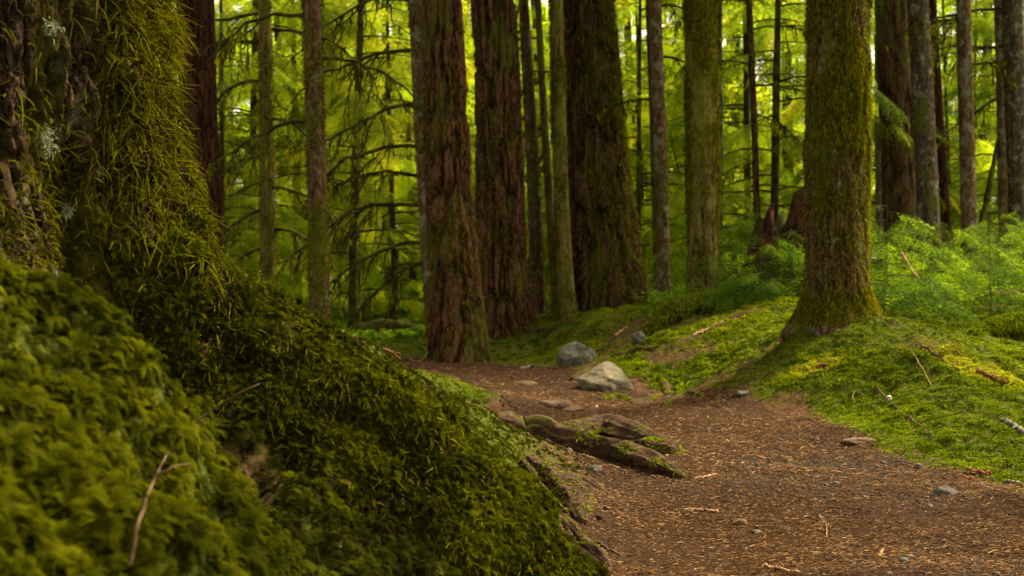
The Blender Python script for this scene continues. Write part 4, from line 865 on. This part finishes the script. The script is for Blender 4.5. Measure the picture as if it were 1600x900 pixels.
stick('dry twig crossing the path beside the thick near root', [(1085, 748), (1105, 745), (1118, 740)], .005, .003, 'stick', 4, 'twig')
stick('pale straight twig farther up the path toward the bank', [(1150, 663), (1170, 666), (1192, 669)], .004, .003, 'stick', 5, 'twig')
stick('short chip stick low on the path near the curved twig', [(1373, 870), (1380, 858)], .004, .003, 'stick', 6, 'twig')
stick('dark thin twig lying level right of the path middle', [(1295, 793), (1318, 795), (1342, 794)], .003, .002, 'stick_dark', 7, 'twig')
stick('dark twig in the shaded lower right corner of the path', [(1480, 855), (1520, 862), (1595, 866)], .003, .002, 'stick_dark', 8, 'twig', 1)
stick('broken black twig bundle at the lower edge of the mossy slope', [(930, 845), (955, 862), (985, 868)], .005, .003, 'stick_dark', 9, 'twig', 2)
stick('tan broken branch piece on the crest, pointing at the pale mossy trunk', [(1082, 524), (1108, 514), (1128, 503)], .010, .012, 'stick', 10)
stick('tan stick leaning on the moss below the huge dark trunk', [(962, 524), (972, 517), (980, 510)], .013, .010, 'stick', 11)
stick('reddish broken branch on the slope at the right edge', [(1528, 578), (1548, 588), (1572, 601)], .013, .014, 'stick_red', 12)
stick('thin tan twig slanting down the mossy slope right of the upright trunk', [(1424, 548), (1440, 575), (1455, 602)], .004, .003, 'stick', 13, 'twig')
stick('forked dark twig with a white fungus on the bank moss', [(1370, 606), (1395, 633), (1425, 655), (1460, 685)], .005, .003, 'stick_dark', 14, 'twig', 3)
stick('pale lichened branch lying at the right edge of the bank', [(1565, 655), (1580, 664), (1600, 676)], .010, .012, 'stick_grey', 15, forks=2)
stick('pale lichened chip stick at the right edge lower down', [(1568, 751), (1595, 756)], .006, .006, 'stick_grey', 16)
stick('red-brown splinter of rotten wood in the moss at lower right', [(1512, 735), (1530, 739), (1546, 741)], .010, .007, 'stick_red', 17, 'wood_splinter')
stick('small red-brown wood crumb left of the rotten splinter', [(1510, 747), (1522, 749)], .007, .006, 'stick_red', 18, 'wood_splinter')
stick('thin curved twig over the green moss below the upright trunk', [(1332, 625), (1336, 612), (1350, 618)], .003, .002, 'stick', 19, 'twig')
stick('fine dark twigs trailing at the moss edge left of the upright trunk', [(1255, 650), (1280, 662), (1300, 672)], .004, .002, 'stick_dark', 20, 'twig', 2)
stick('long dark twig down the shaded crease at far right', [(1440, 540), (1470, 560), (1500, 580)], .008, .005, 'stick_dark', 21, 'twig', 2)
stick('bent bare twig standing in the gap beyond the mossy slope', [(640, 560), (655, 565), (672, 545), (690, 522)], .004, .002, 'stick', 22, 'twig', 2, .03)
stick('reddish bare twig on the slope brow left of the bent one', [(598, 545), (612, 552), (625, 562)], .005, .003, 'stick_red', 23, 'twig', 3, .03)
stick('brown bare stalk standing up out of the blurred moss at the very front', [(203, 895), (225, 800), (262, 720), (288, 680)], .0022, .0015, 'stick_dark', 31, 'twig', 3, .035)
stick('brown stick half sunk in moss at the bottom of the near slope', [(683, 848), (694, 862), (704, 875)], .003, .003, 'stick', 24)
stick('red-brown curl of bark on the dry moss patch', [(1278, 574), (1285, 571), (1292, 573)], .010, .009, 'stick_red', 25, 'bark_curl')
stick('dark branch lying on the crest behind the boulders', [(1100, 475), (1130, 470), (1155, 478)], .02, .012, 'stick_dark', 26)
# grey lichen-covered twig litter left of the farther boulder
stick('pale green lichened branch litter left of the farther boulder', [(812, 576), (832, 573), (862, 572)], .014, .010, 'stick_grey', 27, forks=4)
# white bits
for lb, a_, b_, s_ in (('white fungus knob on the forked dark twig', 1389, 632, .014), ('white speck of fungus on top of the farther big root', 932, 657, .008)):
    p = on(a_, b_); o = mesh('fungus', IV * (1 + .3 * noise(IV * 2, 5))[:, None] * s_ * [1, .7, 1.2], [IT], M['white'], None, True, loc=(p[0], p[1], p[2] + s_ + (.07 if a_ < 1000 else .02))); tag(o, lb, 'fungus')

# ------------------------------------------------------------------ stump, logs, hummock
def stump():
    p = np.array([(1208 - 800) / F * 12.0, 12.0]); z0 = gz(*p); n = 90; th = np.arange(n) * 2 * np.pi / n; zs = np.linspace(-.2, 1, 46); V = []
    top = .55 + .45 * np.exp(-((th - 0.1 + np.pi) % (2 * np.pi) - np.pi) ** 2 / .16) + .22 * noise(np.stack([np.cos(th) * 5, np.sin(th) * 5, th * 0], 1), 3) + .16 * noise(np.stack([np.cos(th) * 16, np.sin(th) * 16, th * 0], 1), 8)
    for q, s in enumerate(zs):
        r = .46 * (1 - .42 * max(s, 0)) * (1 + .35 * math.exp(-max(s, 0) / .15)); c = np.stack([np.cos(th) * 6, np.sin(th) * 6, th * 0 + s * 1.4], 1)
        rr = r * (1 + .28 * noise(c * .45, 4)) + .16 * (np.abs(noise(c, 6)) - .4) + .09 * noise(c * [3, 3, 2], 7); V.append(np.stack([rr * np.cos(th) + .13 * max(s, 0), rr * np.sin(th), 1.28 * s * (top if s > 0 else np.ones(n))], 1))
    V.append(V[-1] * [.55, .55, .92]); V.append(V[-1] * [.4, .4, .6]); V = np.concatenate(V); m_ = len(zs) + 1
    i = np.arange(m_)[:, None] * n; j = np.arange(n)[None]; k = (j + 1) % n; Q = np.stack([i + j, i + k, i + n + k, i + n + j], -1).reshape(-1, 4)
    o = mesh('rotten_stump', V, [Q], M['stump'], None, True, {'ridge': np.zeros(len(V))}, loc=(p[0], p[1], z0)); tag(o, 'red rotten jagged stump behind the saplings, left of the mossy upright trunk', 'stump')
M['stump'] = surf('red_rot_wood', lambda t: mixc(t, ramp(t, noiset(t, 3, 4, .6, coords(t)), [(.45, (0, 0, 0)), (.55, (1, 1, 1))]), ramp(t, noiset(t, 9, 6, .7, coords(t, (2, 2, .7))), [(.40, (.012, .006, .004)), (.62, (.085, .026, .013))]), (.045, .04, .01)), .9, RB)
stump()
M['log'] = surf('mossy_log', lambda t: ramp(t, noiset(t, 8, 6, .7, coords(t)), [(.38, (.022, .016, .008)), (.6, (.06, .06, .010))]), .95, RB)
def log(label, pts, r, mat='log', seed=0, moss=0, name='fallen_log'):
    c = catmull(np.array(pts), 40); rr = np.interp(np.linspace(0, 1, 40), np.linspace(0, 1, len(r)), r); V, Q = tube(c, rr, 22, wob=.35, wf=4, seed=seed); V = V - c[0]
    root_ = empty(name, c[0]); tag(root_, label, 'log'); mesh('trunk', V, [Q], M[mat], root_, True, {'ridge': np.zeros(len(V))})
    if moss:
        B, NN = sample_quads(V, Q, moss, lambda c_, nn: sst(-.4, .3, nn[:, 2])); V2, Q2, A2 = strand_batch(B, NN, rs.uniform(.025, .06, moss), rs.uniform(.004, .008, moss), np.clip(rs.rand(moss) * .7, 0, 1), .8, 3); m = MB(); m.add(V2, Q2, a=A2); tag(m.build('moss', M['moss_ground'], root_), kind='stuff')
def g3(px_, py_, d_, dz=0): x = (px_ - 800) / F * d_; return (x, d_, gz(x, d_) + dz)
log('dark wet log lying low in the ferns left of the front red trunk', [g3(555, 530, 15.5, .05), g3(600, 530, 15.2, .09), g3(650, 530, 15, .06)], [.10, .13, .10], seed=2)
log('moss-covered log running up the crest toward the mossy upright trunk', [g3(1010, 500, 11.6, .0), g3(1050, 490, 11.8, .10), g3(1090, 478, 12.0, .10), g3(1140, 475, 12.2, .03)], [.07, .14, .14, .08], seed=3, moss=2500)
log('dark moss hummock around a buried stump at the far right', [g3(1520, 500, 9.2, .0), g3(1570, 495, 9.3, .06), g3(1640, 495, 9.4, .04)], [.05, .13, .14], seed=5, moss=5000, name='buried_log')
log('slanting bare fallen branch among the saplings at right', [g3(1408, 430, 11.5, .55), g3(1440, 450, 11, .25), g3(1500, 470, 10.5, .06)], [.015, .022, .03], 'stick', 6)
log('yellow-brown fallen pole at the foot of the saplings, right side', [g3(1470, 460, 12, .1), g3(1510, 470, 11.6, .12), g3(1590, 480, 11.2, .12)], [.025, .03, .03], 'stick', 7)
log('dead pole leaning across the gap between the tan trunks at right', [g3(1528, 330, 17, .6), g3(1545, 270, 17.2, 1.4), g3(1562, 200, 17.4, 2.3)], [.045, .04, .03], 'bark_dark', 8, name='leaning_pole')

# ------------------------------------------------------------------ saplings and low green plants
def sapling_mesh(rg, h, r, nb=22, sprays=SPRAY_FINE):
    wd, lf = conifer(rg, h, r, .12, nb, sprays, .95, 1.05, .3, .010, .45); return wd.build('stem', M['twig_dark'], link=False, smooth=True), lf.build('foliage', M['sapling'], link=False)
SAP = [sapling_mesh(np.random.RandomState(60), .95, .48, 17), sapling_mesh(np.random.RandomState(61), 1.25, .55, 20), sapling_mesh(np.random.RandomState(62), .65, .38, 13)]
sp = [(1205, 10.7, 0), (1180, 10.9, 2), (1245, 11.2, 0), (1385, 10.4, 1), (1425, 11.6, 1), (1462, 10.8, 0), (1500, 12, 1), (1533, 10.2, 0), (1572, 11, 1), (1600, 10, 0), (1410, 13.5, 1), (1550, 13, 1), (1475, 13.5, 1), (1130, 12.4, 0), (1170, 11.3, 2), (1195, 11.4, 0), (1232, 11.0, 2), (1150, 13.5, 1),
      (1225, 13.2, 1), (1390, 9.3, 2), (1450, 9.8, 2), (1045, 16, 1), (1000, 17, 1), (1345, 10.5, 0), (1370, 12.2, 1), (1630, 12, 1), (1600, 14.5, 1), (1110, 15, 1), (1240, 15, 1), (1438, 15.5, 1)]
for px_, d_, k_ in sp:
    x = (px_ - 800) / F * d_; o = empty('hemlock_sapling', (x, d_, gz(x, d_))); o.rotation_euler = (0, 0, rs.rand() * 6.28); o.scale = (rs.uniform(.85, 1.15),) * 3
    tag(o, 'fresh green conifer sapling with flat layered sprays, in the thicket beyond the bank', 'sapling', 'young conifer saplings beyond the bank'); from_mesh('stem', SAP[k_][0], o); from_mesh('foliage', SAP[k_][1], o)
# ferny floor
def fern_field(n, xl, xh, yl, yh, size, name, label, tm=None):
    x, y = rs.uniform(xl, xh, n), rs.uniform(yl, yh, n); k = (pathsd(x, y) < -.25) & (n2(x, y, .6, 2, 91) > -.35); x, y = x[k], y[k]; n = len(x); m = MB(); pos = np.stack([x, y, ground(x, y)], 1); MM = frames(np.tile([0, 0, 1.], (n, 1)) + rs.randn(n, 3) * .15, rnd_dir(n)); sc = rs.uniform(*size, n); pk = rs.randint(0, 4, n)
    for q in range(4):
        s = pk == q; V, Q, A = bake((tm or FERN)[q], pos[s], MM[s], sc[s], rs.rand(s.sum())); m.add(V, Q, a=A)
    tag(m.build(name, M['fern']), label, 'undergrowth', kind='stuff')
FERN = [frond_tmpl(rg, 5, 1.0, 8, .12) for _ in range(4)]
def leafy(rg, n=34):
    p = rg.randn(n, 3) * [.35, .35, .16] + [0, 0, .55]; V, Q = quad_blades(p, unit(rg.randn(n, 3) * [1, 1, .3]), unit(rg.randn(n, 3) * .5 + [0, 0, 1]), rg.uniform(.14, .26, n), rg.uniform(.10, .17, n), .2); return V, Q, np.repeat(rg.rand(n), 4)
LEAFY = [leafy(rg) for _ in range(4)]
fern_field(6500, -9, .4, 13.5, 24, (.10, .22), 'fern_undergrowth', 'bright green fern cover on the forest floor left of the red trunks')
fern_field(7000, 1.5, 14, 11.5, 26, (.10, .26), 'low_undergrowth', 'bright green low plants on the forest floor beyond the right bank', LEAFY)
fern_field(3000, -18, 18, 24, 40, (.35, .7), 'far_undergrowth', 'pale green undergrowth far back on the forest floor')
print('objects', len(bpy.data.objects))
